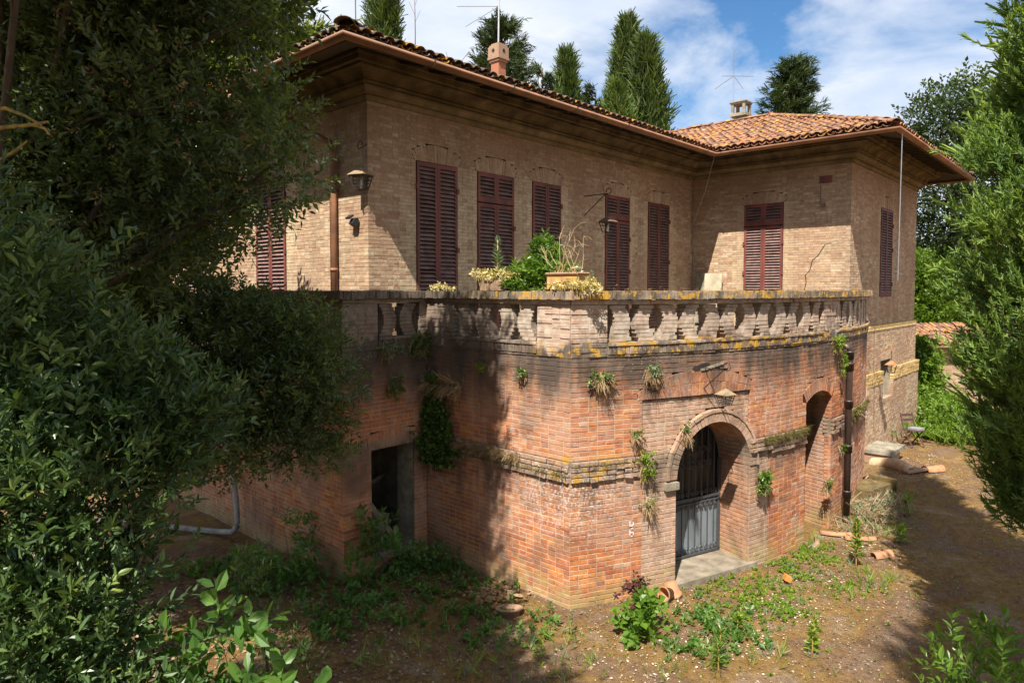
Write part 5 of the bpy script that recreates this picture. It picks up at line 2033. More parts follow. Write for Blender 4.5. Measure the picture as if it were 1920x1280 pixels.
fringe('dry_moss', W3, .25, 2.2, 2.06, 520, L_DRY, size=(.05, .13))
fringe('dry_moss', W3, .2, W3.L, 1.93, 420, L_MOSS, size=(.03, .08))
fringe('moss', W4, 0, PA, 2.06, 90, L_MOSS, size=(.03, .06))
fringe('moss', W4, sx(11.0), NA - .05, 2.08, 430, L_MOSS, size=(.04, .10))
fringe('moss', W4, sx(14.3), sx(16.5), 2.08, 260, L_MOSS, size=(.04, .11))
fringe('dry_moss', W4, 0, sx(13), 4.54, 380, L_DRY, size=(.02, .05), off=-.05)
fringe('moss', W3, 0, W3.L, 4.53, 120, L_MOSS, size=(.02, .05), off=-.02)
fringe('dead_creeper', W3, .1, 1.0, 3.0, 110, L_DRY, size=(.12, .32))

# ------------------------------------------------------------------ ground cover
clover = [(9.38, 4.07), (10.45, 4.11), (11.04, 4.08), (11.82, 4.05), (12.43, 4.04), (9.84, 4.03), (10.15, 3.74), (11.09, 3.71), (9.52, 3.43), (11.0, 3.09), (8.97, 3.81), (9.55, 3.63), (11.91, 3.61), (9.89, 4.6), (9.48, 4.7), (11.4, 4.22), (12.1, 4.08)]
weed = [(5.91, 8.7), (6.5, 8.7), (6.94, 8.7), (7.1, 8.54), (7.3, 8.46), (7.4, 7.91), (5.24, 8.59), (5.43, 8.13), (5.76, 8.02), (6.3, 7.95), (6.62, 7.59), (5.0, 10.06), (4.89, 9.49), (5.3, 10.26), (5.12, 11.02), (4.77, 7.96), (6.33, 6.92), (6.54, 6.81), (5.67, 7.4), (5.01, 7.69), (5.5, 9.6), (7.2, 7.32), (8.47, 4.35), (8.55, 4.16), (8.6, 3.99), (8.42, 3.76), (7.78, 4.07), (6.69, 5.65), (6.17, 6.22), (4.36, 11.0), (4.68, 10.86)]
grass = [(5.94, 5.1), (5.85, 5.45), (6.77, 5.36), (6.6, 4.8), (5.46, 5.7), (4.12, 7.5), (3.75, 7.57), (4.9, 6.83), (12.55, 4.1), (11.17, 2.76), (11.7, 2.75), (11.48, 2.99), (10.64, 3.21), (8.13, 3.31), (7.56, 3.67), (7.11, 4.07), (5.6, 6.64), (13.99, 3.9), (14.11, 3.7), (13.84, 3.35), (14.81, 4.0), (15.11, 3.77), (14.59, 3.17), (16.77, 3.55), (16.03, 3.5), (17.34, 4.46)]
farg = [(25.92, 4.3), (23.41, 4.02), (29.23, 5.56), (28.64, 4.61), (24.59, 3.8), (24.37, 4.4), (26.16, 4.5), (26.66, 5.1), (25.46, 4.01), (30.65, 5.74), (27.5, 4.2), (28, 6), (24, 3.4), (26, 3.2)]


def patches(cs, n_each, spread):
    c = np.repeat(np.array(cs), n_each, 0)
    p = c + rng.normal(0, spread, c.shape) * rng.random((len(c), 1)) ** .4
    return p


def on_ground(p, dz=.0):
    return np.stack([p[:, 0], p[:, 1], ground_z(p[:, 0], p[:, 1]) + dz], 1)


def inside_building(p):
    x, y = p[:, 0], p[:, 1]
    f = np.clip((x - 14) / 13.3, -1, 1)
    ybow = 17.45 - 13.3 * np.sqrt(1 - f * f)
    return ((x > T3X - .02) & (y > ybow - .04) & (x < 19.4)) | ((x > T1X - .04) & (y > T2Y - .04)) | ((x > 19) & (y > YT - .2) & (x < XE + .2))


def ground_scatter(name, mat, protos, p, size, up=.7, spread=.5, dz=0.0, flat=False):
    p = p[~inside_building(p)]
    n = len(p)
    d = unit(n) * np.array([1, 1, .25 if flat else spread]) + np.array([0, 0, 0.05 if flat else up])
    o = scatter(name, mat, None, protos, on_ground(p, dz), d, rng.uniform(*size, n), jitter=.2 if flat else .4)
    o['kind'] = 'stuff'
    return o


P_BLADE = [plume(7, 1.0, .06, seed=400 + i, fan_=.3) for i in range(4)]
ground_scatter('clover', L_LIME, P_ROSETTE, patches(clover, 46, .25), (.25, .6), up=.9, dz=.02)
ground_scatter('weeds', L_BROAD, P_ROSETTE, patches(weed, 11, .28), (.4, 1.05), up=.9, dz=.04)
ground_scatter('weeds', L_BROAD, P_SMALL, patches(weed, 20, .36), (.7, 1.6), up=.6, dz=.03)
ground_scatter('grass', L_LIME, P_BLADE, patches(grass, 12, .26), (.08, .24), up=1.1)
ground_scatter('grass', L_GREY, P_BLADE, patches(grass + weed[::2] + clover[::2], 8, .36), (.07, .2), up=1.0)
ground_scatter('grass', L_LIME, P_BLADE, patches(farg, 60, .6), (.25, .7), up=1.2)
ground_scatter('weeds', L_BACKLIME, P_SMALL, patches(farg, 60, .6), (1.2, 3.0), up=.8, dz=.2)
p = np.stack([rng.uniform(3.5, 20, 900), rng.uniform(1.0, 9, 900)], 1)
ground_scatter('grass', L_GREY, P_BLADE, p[(p[:, 1] < 9.5 - .2 * p[:, 0] + 2)], (.04, .13), up=.9)
p = np.stack([rng.uniform(3.0, 16, 420), rng.uniform(1.0, 10, 420)], 1)
ground_scatter('weeds', L_LIME, P_ROSETTE, p, (.2, .5), up=.8, dz=.01)
# litter of dead leaves, twigs and pale chips
lq = [(np.array([(0, -.5, 0), (1, -.35, .1), (1.1, .4, 0), (.1, .5, .12)]), np.array([(0, 1, 2, 3)]))]
p = np.stack([rng.uniform(2, 9, 9000), rng.uniform(4.5, 12, 9000)], 1)
keep = rng.random(len(p)) < np.clip((p[:, 1] - p[:, 0] * .62 - 1.2) / 3.0, .10, 1)
ground_scatter('leaf_litter', L_LITTER, lq, p[keep], (.018, .05), flat=True, dz=.012)
p = np.stack([rng.uniform(4.5, 22, 15000), rng.uniform(-1, 6.5, 15000)], 1)
ground_scatter('leaf_litter', L_LITTER, lq, p, (.010, .030), flat=True, dz=.010)
white = [(7.76, 3.99), (8.73, 3.63), (9.69, 3.73), (8.22, 3.49), (11.14, 3.37), (7.37, 4.61), (7.01, 4.01), (8.8, 4.6), (13.19, 3.28), (9.62, 3.32), (19.5, 4.0), (20.5, 4.1), (18.6, 3.9), (21.5, 4.0)]
L_CHIP = leaf_material('pale_chip', [(.36, .27, .18), (.46, .38, .28), (.58, .50, .40)], 0, .9)
ground_scatter('pale_chips', L_CHIP, lq, patches(white, 75, .40), (.008, .028), flat=True, dz=.016)
ground_scatter('leaf_litter', L_DRY, lq, patches([(7.0, 6.9), (7.2, 6.75), (7.1, 7.1)], 130, .22), (.03, .07), flat=True, dz=.04)
pebv = np.array([(0, 0, .8), (.7, .1, 0), (.1, .8, .1), (-.8, 0, 0), (0, -.7, .1), (0, 0, -.5)], float)
pebq = np.array([(0, 1, 2, 2), (0, 2, 3, 3), (0, 3, 4, 4), (0, 4, 1, 1)])
p = np.stack([rng.uniform(4, 20, 15000), rng.uniform(.5, 8, 15000)], 1)
p = p[~inside_building(p)]
pv, pq = place((pebv, pebq), on_ground(p, .004), frames(unit(len(p)) * np.array([1, 1, .1]), jitter=.1), (.004 + .020 * rng.random(len(p)) ** 4))
o = link('gravel', np_mesh('gravel', pv, None, pq[:, :3]), None, simple('pebble', (.36, .30, .23), .9, scale=30, col2=(.16, .12, .085)))
o['kind'] = 'stuff'
# brush heap by the stone block
t = thing('brush_heap', 'heap of grey dead brushwood and twigs in front of the stone block', 'brushwood', (14.6, 3.7, 0))
m = MB()
for k in range(90):
    c = Vector((14.7 + rr.gauss(0, .55), 3.62 + rr.gauss(0, .22), .06 + abs(rr.gauss(0, .12))))
    d = Vector((rr.gauss(0, 1), rr.gauss(0, .6), rr.gauss(0, .4))).normalized() * rr.uniform(.15, .4)
    m.tube([c - d, c + Vector((0, 0, .04)), c + d], .007, 4)
m.obj('twig', simple('grey_twig', (.30, .23, .15), .95), t)
p = np.stack([14.7 + rng.normal(0, .6, 380), 3.62 + rng.normal(0, .22, 380), .05 + np.abs(rng.normal(0, .13, 380))], 1)
scatter('dead_leaves', L_DRY, t, P_GRASS, p, unit(380) + np.array([0, 0, .3]), rng.uniform(.08, .2, 380))
scatter('leaves', L_GREY, t, P_SMALL, p[:120] + np.array([0, 0, .06]), unit(120) + np.array([0, 0, .6]), rng.uniform(.5, 1.0, 120))


# single plants one can pick out
def sapling(label, c, h, n, mat, leaf, size, name='sapling', cat='plant', group='young shoots on the ground'):
    t = thing(name, label, cat, (c[0], c[1], -.03), group)
    z0 = -.03
    MB().tube([(c[0], c[1], z0), (c[0] + rr.gauss(0, .01), c[1], z0 + h * .5), (c[0] + rr.gauss(0, .02), c[1], z0 + h * .97)], .009, 5).obj('stem', M_TWIGLICH, t)
    zz = rng.random(n) ** .85
    an = np.arange(n) * 2.4
    scatter('leaves', mat, t, [leaf], np.stack([np.full(n, c[0]), np.full(n, c[1]), z0 + .04 + zz * (h - .04)], 1),
            np.stack([np.cos(an), np.sin(an), .35 + zz * .9], 1), size * (1.1 - .6 * zz))
    return t


sapling('tall bright leafy stalk among the clay pipes', (11.98, 3.25), .78, 90, L_LIME, leaf6(.16, .04, .1), .17)
sapling('dark green needle leaved shoot near the front edge of the ground', (7.55, 3.55), .36, 80, L_BUSH, leaf4(.07, .02, .05), .15)
sapling('taller dark green needle leaved shoot just behind the front one', (7.75, 3.62), .42, 90, L_BUSH, leaf4(.07, .02, .05), .16)
sapling('upright pale green shoot on bare soil before the tree shade', (8.72, 2.85), .34, 46, L_LIME, leaf6(.16, .04, .1), .13)
sapling('short bright shoot beside the pale green upright shoot', (9.25, 3.0), .22, 30, L_LIME, leaf6(.16, .04, .1), .11)
sapling('yellow green shoot on white chips in front of the doorway step', (8.55, 3.75), .27, 36, L_LIME, leaf6(.18, .04, .1), .13)
sapling('small shoot growing in gravel right of the heart leaved bush', (8.3, 3.9), .2, 26, L_GREY, leaf6(.16, .04, .1), .11)
sapling('grey green flowering stalk in dappled light before the corner', (7.0, 5.35), .34, 50, L_GREY, leaf6(.2, .04, .1), .06)
sapling('lime shoot at the shade edge behind the brush heap', (15.4, 3.25), .4, 44, L_LIME, leaf6(.2, .04, .1), .16)
sapling('low lime shoot right at the border of the big shadow', (13.6, 2.95), .36, 40, L_LIME, leaf6(.2, .04, .1), .15)

heart = leaf6(.44, .04, .18)
P_HEART = [twig(5, heart, .22, .15, spread=1.0, upk=.15, seed=500 + i) for i in range(4)]
leafy('heart_leaf_bush', 'bright heart leaved bush with wine red tips in front of the brick corner', 'bush', (7.55, 4.65, -.03),
      [(7.56, 4.62, .15, .16), (7.64, 4.56, .26, .14), (7.72, 4.64, .38, .12), (7.50, 4.72, .2, .12), (7.78, 4.76, .47, .08)], L_LIMEB, P_HEART, 54, .78, r0=.016, n_sub=2, upk=.5)
_hb = bpy.data.objects['heart_leaf_bush']
n = 26
pp_ = np.array([7.74, 4.86, .50]) + rng.normal(0, .12, (n, 3)) * np.array([1.2, .5, .5])
scatter('wine_leaves', L_REDLEAF, _hb, P_HEART[:2], pp_, unit(n) + np.array([0, 0, .3]), rng.uniform(.3, .5, n))
leafy('doorway_shrub', 'broad leaved shoots standing in front of the dark left doorway', 'bush', (6.25, 8.62, -.03),
      [(6.1, 8.6, .5, .25), (6.3, 8.62, .75, .2), (6.05, 8.62, .95, .14), (6.45, 8.5, .35, .28), (5.9, 8.5, .3, .3)], L_BROAD, P_BROAD, 80, 1.0, r0=.02, n_sub=2, upk=.5)
leafy('low_shrub', 'low leafy weed clump on shaded ground before the dark wall', 'bush', (5.1, 9.6, -.03),
      [(5.0, 9.5, .2, .3), (5.3, 9.4, .18, .3), (4.8, 9.9, .2, .3)], L_BROAD, P_BROAD, 90, 1.0, r0=.015, n_sub=2, upk=.6)
leafy('low_shrub', 'low leafy weed clump at the inner corner under the ivy', 'bush', (7.25, 8.4, -.03),
      [(7.1, 8.4, .12, .26), (7.3, 8.1, .1, .24), (6.85, 8.5, .12, .24)], L_IVY, P_SMALL, 100, 1.3, r0=.015, n_sub=2, upk=.6)
leafy('climbing_weed', 'dark ivy like plant with a thin flower spike on the unlit wall', 'plant', (5.75, 9.85, -.03),
      [(5.76, 9.85, .65, .16), (5.78, 9.8, .4, .14)], L_BROAD, P_BROAD, 30, .8, r0=.012, n_sub=1)
leafy('lime_bush', 'bright lime bush growing beside the garden chair and wing wall', 'bush', (24.2, 4.1, 0),
      [(23.9, 4.2, .35, .35), (24.3, 4.2, .5, .5), (25.3, 4.2, .6, .55), (26.3, 4.6, .6, .6), (24.8, 3.7, .4, .45)], L_BACKLIME, P_SMALL, 1300, 2.2, r0=.03, n_sub=2)

# ------------------------------------------------------------------ near trees
OAKC = []


def cl(X, D, z, r):
    q = site(X, D, z)
    return (q[0], q[1], q[2], r)


oak = [cl(-2.40, 6.6, 5.65, .60), cl(-2.55, 6.8, 6.25, .62), cl(-3.0, 6.5, 6.9, .5), cl(-3.15, 6.3, 7.4, .6), cl(-3.2, 6.6, 5.25, .6), cl(-2.4, 6.2, 6.95, .26), cl(-3.3, 6.2, 6.1, .8), cl(-3.6, 6.4, 7.0, .9),
       cl(-4.2, 6.2, 5.6, .9), cl(-4.6, 6.4, 6.6, 1.0), cl(-4.3, 6.2, 7.6, 1.0), cl(-5.2, 6.2, 5.4, .9), cl(-5.4, 6.4, 6.6, 1.0), cl(-5.3, 6.0, 7.8, 1.0), cl(-3.7, 6.7, 4.75, .55),
       cl(-4.5, 6.6, 4.7, .7), cl(-5.2, 6.8, 4.4, .8), cl(-6.2, 7, 5.5, 1.2), cl(-6.3, 7, 7.5, 1.2), cl(-7.4, 7.3, 5.2, 1.5), cl(-7.8, 6.2, 7, 1.6), cl(-6.6, 8.2, 4.9, 1.2), cl(-5.6, 7.6, 6.2, 1.0), cl(-4.2, 8.2, 5.6, .95), cl(-5.0, 8.6, 6.2, 1.1), cl(-5.8, 8.6, 5.5, 1.2), cl(-4.7, 8.0, 6.9, 1.0), cl(-5.7, 8.0, 7.2, 1.1), cl(-6.9, 9, 6, 1.4), cl(-3.9, 7.4, 5.7, .65), cl(-3.5, 7.6, 5.25, .5), cl(-7.8, 10.5, 5.5, 1.5), cl(-8.6, 9, 7.5, 1.6), cl(-7.6, 11.5, 3.2, 1.4),
       cl(-2.75, 6.1, 8.25, .78), cl(-2.75, 6.05, 9.0, .82), cl(-2.78, 6.05, 9.8, .8), cl(-2.75, 7.1, 7.75, .75), cl(-2.75, 6.8, 8.5, .8), cl(-2.95, 6.4, 9.3, .9), cl(-3.3, 7.0, 8.3, .8), cl(-3.6, 6.0, 9.6, 1.1), cl(-4.6, 6.0, 9.0, 1.2), cl(-5.4, 6.2, 9.3, 1.2), cl(-3.0, 5.2, 8.3, .8), cl(-3.1, 4.6, 8.0, .8), cl(-3.9, 5.0, 8.6, 1.0)]
oak_near = [cl(-2.9, 3.9, 7.9, .8), cl(-3.0, 3.0, 8.1, .9), cl(-2.8, 2.2, 8.0, .85), cl(-3.6, 3.4, 8.8, 1.0), cl(-3.7, 2.3, 8.6, 1.0), cl(-2.3, 1.5, 8.2, .8), cl(-3.2, 1.2, 8.6, 1.0), cl(-4.2, 4.0, 8.0, .9), cl(-4.3, 2.8, 7.6, .9)]
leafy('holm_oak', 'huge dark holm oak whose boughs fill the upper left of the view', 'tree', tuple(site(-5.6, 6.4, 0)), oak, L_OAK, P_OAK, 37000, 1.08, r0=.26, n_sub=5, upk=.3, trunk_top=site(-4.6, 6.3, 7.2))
leafy('holm_oak', 'holm oak standing out of view beside the viewpoint', 'tree', tuple(site(-5.0, 2.6, 0)), oak_near, L_OAK, [twig(9, leaf4(.24, .06, .08), .22, .10, seed=i) for i in range(3)], 4200, 1.0, r0=.22, n_sub=3, trunk_top=site(-4.0, 2.8, 7.2))
P_OAKB = [twig(9, leaf4(.26, .06, .08), .24, .125, seed=70 + i) for i in range(3)]
upper = [cl(-2.78, 6.1, 8.25, .75), cl(-2.78, 6.05, 9.0, .8), cl(-2.8, 6.05, 9.8, .8), cl(-2.78, 7.1, 7.8, .7), cl(-2.78, 6.8, 8.5, .78), cl(-3.0, 6.4, 9.3, .9), cl(-3.3, 7.0, 8.4, .8), cl(-3.4, 5.2, 8.6, .8), cl(-3.3, 7.6, 8.2, .6),
         cl(-4.6, 8.4, 8.0, .8), cl(-5.4, 8.8, 7.4, 1.0), cl(-6.2, 9.0, 6.6, 1.2), cl(-7.4, 9.8, 5.8, 1.3), cl(-8.4, 9.4, 7.4, 1.4), cl(-5.4, 7.4, 8.6, 1.1), cl(-6.6, 7.8, 8.4, 1.2), cl(-4.9, 9.6, 4.9, .75), cl(-5.6, 10.6, 6.2, 1.2), cl(-6.6, 10.4, 4.6, 1.2)]
pu, uu, iu, ru = clump_points(upper, 5400, .5)
po_, uo_, io_, ro_ = clump_points(oak[:12], 260, .3)
scatter('dead_leaves', L_DRY, bpy.data.objects['holm_oak'], P_OAK[:2], po_, uo_ + np.array([0, 0, .2]), rng.uniform(.5, .9, 260))
scatter('shade_crown', L_OAK, bpy.data.objects['holm_oak'], P_OAKB, pu, uu * .8 + np.array([0, 0, .3]) + rng.normal(0, .4, uu.shape), rng.uniform(.9, 1.45, len(pu)))  # extra coarse foliage, mostly out of view, added to deepen shade on the terrace
low = [cl(-2.55, 8.3, 4.02, .48), cl(-2.45, 8.3, 3.45, .5), cl(-2.35, 8.35, 2.95, .42), cl(-2.75, 8.1, 2.75, .45), cl(-3.1, 8.2, 4.0, .6), cl(-3.1, 8.0, 3.3, .65), cl(-3.6, 7.9, 4.1, .7), cl(-3.7, 7.7, 3.2, .7), cl(-4.3, 7.8, 3.9, .8), cl(-4.4, 7.6, 3.0, .75), cl(-3.3, 7.7, 2.75, .45), cl(-5.2, 7.8, 3.6, 1.0), cl(-6.2, 8, 3.8, 1.2), cl(-2.25, 8.5, 2.45, .22)]
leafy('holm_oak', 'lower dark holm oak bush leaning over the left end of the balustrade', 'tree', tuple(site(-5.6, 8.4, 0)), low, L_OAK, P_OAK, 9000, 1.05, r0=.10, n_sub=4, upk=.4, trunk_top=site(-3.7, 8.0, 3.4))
t = thing('bare_branch', 'bare yellow lichen covered branches reaching in from the left edge', 'branch', tuple(site(-3.6, 4.5, 5.2)))
m = MB()
for pts in ([(-3.6, 4.5, 5.70), (-3.25, 4.4, 5.71), (-3.12, 4.4, 5.66), (-3.02, 4.4, 5.60)], [(-3.7, 4.5, 5.57), (-3.3, 4.45, 5.60), (-3.08, 4.42, 5.61), (-3.0, 4.4, 5.58), (-2.97, 4.4, 5.54)], [(-3.08, 4.42, 5.61), (-2.98, 4.4, 5.625)], [(-3.8, 4.5, 5.28), (-3.4, 4.45, 5.35), (-3.2, 4.42, 5.45), (-3.12, 4.4, 5.50)]):
    m.tube([site(*q) for q in pts], [.016 - .010 * i / (len(pts) - 1) for i in range(len(pts))], 6)
m.obj('branch', M_TWIGLICH, t)
laur = [cl(-3.3, 4.4, 4.55, .45), cl(-3.1, 4.6, 4.0, .6), cl(-2.75, 4.8, 3.85, .48), cl(-2.45, 4.9, 3.6, .42), cl(-2.72, 4.7, 3.35, .42), cl(-2.3, 4.8, 3.62, .28), cl(-2.85, 4.4, 3.3, .6), cl(-3.3, 4.3, 3.4, .7), cl(-2.9, 4.2, 2.6, .6),
        cl(-2.75, 4.2, 2.5, .36), cl(-3.3, 4.2, 2.4, .7), cl(-2.75, 3.9, 1.9, .6), cl(-2.5, 4.1, 1.8, .42), cl(-3.3, 3.9, 1.5, .7), cl(-2.6, 4.0, 1.2, .5), cl(-3.5, 4.6, 4.3, .6), cl(-3.9, 4.6, 3.4, .8), cl(-3.22, 4.2, 5.0, .16)]
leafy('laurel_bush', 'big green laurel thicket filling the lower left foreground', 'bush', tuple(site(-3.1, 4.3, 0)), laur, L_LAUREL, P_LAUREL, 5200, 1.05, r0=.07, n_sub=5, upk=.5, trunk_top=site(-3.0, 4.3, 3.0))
sh_ = [cl(-1.95, 4.45, 2.2, .22), cl(-1.85, 4.35, 1.85, .26), cl(-1.55, 4.4, 1.75, .18), cl(-2.1, 4.3, 1.75, .26), cl(-1.75, 4.2, 1.5, .3), cl(-2.0, 4.1, 1.3, .35), cl(-1.5, 4.5, 1.45, .2)]
leafy('broadleaf_shrub', 'bright broad leaved shrub at the front of the laurel thicket', 'bush', tuple(site(-1.85, 4.3, 0)), sh_, L_BROAD, [twig(6, leaf6(.26, .05, .10), .22, .15, spread=1.0, upk=.1, seed=540 + i) for i in range(4)], 110, .95, r0=.03, n_sub=2, upk=.7)
spr = [cl(-2.1, 5.6, 2.3, .22), cl(-2.25, 5.5, 2.05, .24), cl(-1.95, 5.7, 2.55, .10), cl(-1.95, 5.5, 1.75, .2), cl(-2.4, 5.4, 1.7, .3), cl(-1.9, 5.4, 1.4, .25)]
leafy('laurel_sprout', 'thin pale tipped laurel sprout in front of the grey conduit', 'bush', tuple(site(-2.1, 5.5, 0)), spr, L_LAUREL, P_LAUREL, 75, .85, r0=.02, n_sub=2, upk=.7)
br_ = [cl(2.95, 4.0, 2.15, .28), cl(2.75, 4.0, 2.2, .14), cl(2.68, 4.0, 2.38, .12), cl(2.9, 4.0, 1.8, .4), cl(3.15, 4.0, 2.3, .25), cl(3.2, 4.0, 1.7, .45), cl(2.7, 4.1, 1.9, .14)]
leafy('laurel_shoot', 'fresh laurel shoots poking up in the lower right corner', 'bush', tuple(site(3.0, 4.05, 0)), br_, L_BUSH, P_LAUREL, 230, .95, r0=.03, n_sub=2, upk=.7)

# cypress on the right: loose boughs with heavy sprays
t = thing('cypress_tree', 'near feathery cypress cropped by the right edge with sunlit boughs', 'tree', tuple(site(6.55, 7.9, 0)))
cb = site(6.55, 7.9, 0)
MB().tube([cb, cb + np.array((0, 0, 5)), cb + np.array((.1, .1, 12.5))], [.24, .17, .03], 10).obj('trunk', M_BARK, t, True)
rs = np.random.default_rng(3)
NB_ = 380
pos, dr, tn, bm = [], [], [], MB()
for k in range(NB_):
    u = (k + rs.random()) / NB_
    z = 1.85 + 11.2 * u ** 1.15
    rmax = np.interp(z, [1.8, 2.2, 2.8, 3.6, 5.0, 6.0, 6.6, 7.4, 9, 13], [.5, .74, .96, 1.03, 1.04, 1.02, .84, .66, .50, .1]) * rs.uniform(.80, 1.05)
    an = rs.uniform(0, 2 * math.pi)
    dirv = np.array([math.cos(an), math.sin(an), 0])
    root = cb + np.array([0, 0, z - .5 * rmax])
    tip = cb + dirv * rmax + np.array([0, 0, z + rs.uniform(-.15, .25)])
    bm.tube([root, root * .45 + tip * .55 - np.array([0, 0, .08]), tip], [.03, .018, .006], 4)
    m_ = 36
    f = rs.random(m_) ** .45
    base = root[None] + (tip - root)[None] * f[:, None]
    pos.append(base + rs.normal(0, .12, (m_, 3)) * np.array([1, 1, .9]))
    dr.append(dirv[None] * .6 + np.array([0, 0, .9]) + rs.normal(0, .33, (m_, 3)))
    tn.append(np.clip(.5 * rs.random() + .15 * rs.random(m_) + .35 * f - .1, 0, 1))
bm.obj('bough', M_BARK, t)
pos, dr, tn = np.concatenate(pos), np.concatenate(dr), np.concatenate(tn)
toward = (pos[:, 0] - cb[0]) * -cb[0] + (pos[:, 1] - cb[1]) * -cb[1] > -2.5
scatter('crown', L_CYPR, t, P_CYPN, pos[toward], dr[toward], rs.uniform(.20, .36, int(toward.sum())), tn[toward])
scatter('crown', L_CYPR, t, P_CYP, pos[~toward], dr[~toward], rs.uniform(.30, .5, int((~toward).sum())), tn[~toward])
cypress_tree('tall cypress standing out of view behind the viewpoint', tuple(site(3.2, -1.3, 0)), 15.5, 1.75, 6500, L_CYPR, 5, P_CYP, size=.58, prof=lambda q: np.minimum(1, (q / .12) ** .6) * np.clip((1 - q) * 2.6, 0, 1) ** .6)

# ------------------------------------------------------------------ trees behind
cypress_tree('tall dark cypress cut by the top edge directly behind the villa corner', tuple(site(-5.95, 32, 0)), 24, 1.05, 5200, L_CYP, 1, P_CYP, size=.62)
cypress_tree('short pointed cypress pair of crowns between the chimney and the tall trio', tuple(site(2.85, 36, 0)), 16.7, 1.0, 3400, L_CYP, 2, P_CYP, size=.58, prof=lambda q: np.clip((1 - q) * 3.4, 0, 1) ** .75)
cypress_tree('tallest of the cypresses in the clump behind the roof valley', tuple(site(5.1, 30.5, 0)), 16.3, .92, 4200, L_CYP, 3, P_CYP, size=.5, prof=lambda q: np.clip((1 - q) * 3.2, 0, 1) ** .7)
cypress_tree('broad cypress leaning against the tallest one of the clump', tuple(site(5.7, 29.5, 0)), 15.1, 1.1, 4200, L_CYP, 4, P_CYP, size=.5, prof=lambda q: np.clip((1 - q) * 3.0, 0, 1) ** .6)
cypress_tree('bright young cypress low in front of the tall clump', tuple(site(4.25, 28, 0)), 12.7, 1.15, 2600, L_CYPY, 6, P_CYP, size=.5, prof=lambda q: np.clip((1 - q) * 3.2, 0, 1) ** .8)


def open_conifer(label, base, h, zl, r, n_br, mat, seed, per=46, size=.4, group=None, updir=.55, nm='conifer'):
    t = thing(nm, label, 'tree', base, group)
    b = np.array(base, float)
    rs = np.random.default_rng(seed)
    MB().tube([b, b + np.array((0, 0, h * .6)), b + np.array((.1, 0, h))], [.3, .2, .03], 8).obj('trunk', M_BARK, t, True)
    bm = MB()
    P, Dv, Tn = [], [], []
    for k in range(n_br):
        f = (k + rs.random()) / n_br
        z = zl + (h - zl) * f
        rm = r * (1 - f) ** .55 * rs.uniform(.45, 1.12) + .12
        an = rs.uniform(0, 2 * math.pi)
        dv = np.array((math.cos(an), math.sin(an), 0))
        root = b + np.array((0, 0, z - .35 * rm))
        tip = b + dv * rm + np.array((0, 0, z + updir * rm * rs.uniform(.3, 1.1)))
        bm.tube([root, (root + tip) / 2 - np.array((0, 0, .1)), tip], [.06, .04, .015], 4)
        q = rs.random(per) ** .6
        P.append(root + (tip - root) * q[:, None] + rs.normal(0, .06 + .035 * r, (per, 3)))
        Dv.append(dv * .8 + np.array((0, 0, .5)) + rs.normal(0, .35, (per, 3)))
        Tn.append(np.clip(.5 * rs.random() + .5 * rs.random(per), 0, 1))
    bm.obj('branch', M_BARK, t)
    P, Dv, Tn = np.concatenate(P), np.concatenate(Dv), np.concatenate(Tn)
    scatter('crown', mat, t, P_CYP, P, Dv, size * rs.uniform(.7, 1.25, len(P)), Tn)
    return t


open_conifer('ragged dark conifer with open branches behind the red brick chimney', tuple(site(-.5, 30, 0)), 16.1, 11, 1.95, 62, L_FIR, 11, 46, .36)
open_conifer('small conifer tip showing over the eave right of the chimney', tuple(site(1.45, 34, 0)), 15.5, 13.2, .5, 12, L_FIR, 12, 30, .34)
open_conifer('ragged conifer rising behind the wing roof beside the rod aerial', tuple(site(13.95, 34, 0)), 15.7, 11.5, 1.7, 70, L_FIR, 13, 50, .38)
open_conifer('low conifer tip just left of the bright young cypress', tuple(site(3.6, 30, 0)), 13.2, 11, .5, 10, L_FIR, 14, 30, .34)
open_conifer('bright yellow green pine behind the oak boughs and the left eave', tuple(site(-6.9, 20, 0)), 12.4, 7, 3.0, 60, L_PINE, 15, 90, .42, updir=.8, nm='pine_tree')
open_conifer('second yellow green pine further left behind the oak', tuple(site(-11, 22, 0)), 13.5, 5, 3.2, 60, L_PINE, 16, 80, .5, updir=.8, nm='pine_tree')

rt = [cl(20.0, 32, 12.6, 1.5), cl(21.4, 32, 13.2, 1.5), cl(22.6, 32, 12.0, 1.8), cl(20.3, 32, 10.8, 1.7), cl(22, 31, 10.2, 2.0), cl(19.4, 32.5, 9.4, 1.4), cl(21, 31, 8, 2.0), cl(19.6, 33, 7.2, 1.5), cl(23, 31, 7, 2), cl(20.5, 32, 5.5, 1.8), cl(19.3, 33, 11.4, .9)]
leafy('evergreen_tree', 'rounded grey green evergreen oak between the wing eave and the right cypress', 'tree', tuple(site(20.8, 32, 0)), rt, L_BACK, P_BACK, 4200, .95, r0=.3, n_sub=3)
gr = [cl(18.5, 31, 4.6, 1.1), cl(19.4, 31, 3.8, 1.2), cl(18.3, 31, 3.2, 1.0), cl(19.9, 31.5, 5.2, 1.1), cl(20.6, 31.5, 3.2, 1.3), cl(18.2, 30.5, 5.6, .6)]
leafy('lime_tree', 'bright lime green tree lit by the sun behind the wing corner', 'tree', tuple(site(19.2, 31, 0)), gr, L_BACKLIME, P_BACK, 2600, .8, r0=.16, n_sub=3)
dk = [cl(21, 36, 6, 2), cl(23.5, 36, 5, 2.5), cl(20.2, 37, 3.5, 2.2), cl(26, 36, 7, 2.5), cl(22, 37, 2, 2.5), cl(25, 37, 2.5, 2.5)]
leafy('evergreen_tree', 'dark evergreen tree low behind the tiled outbuilding', 'tree', tuple(site(22.6, 36.5, 0)), dk, L_BACK, P_BACK, 3000, 1.1, r0=.25, n_sub=2)
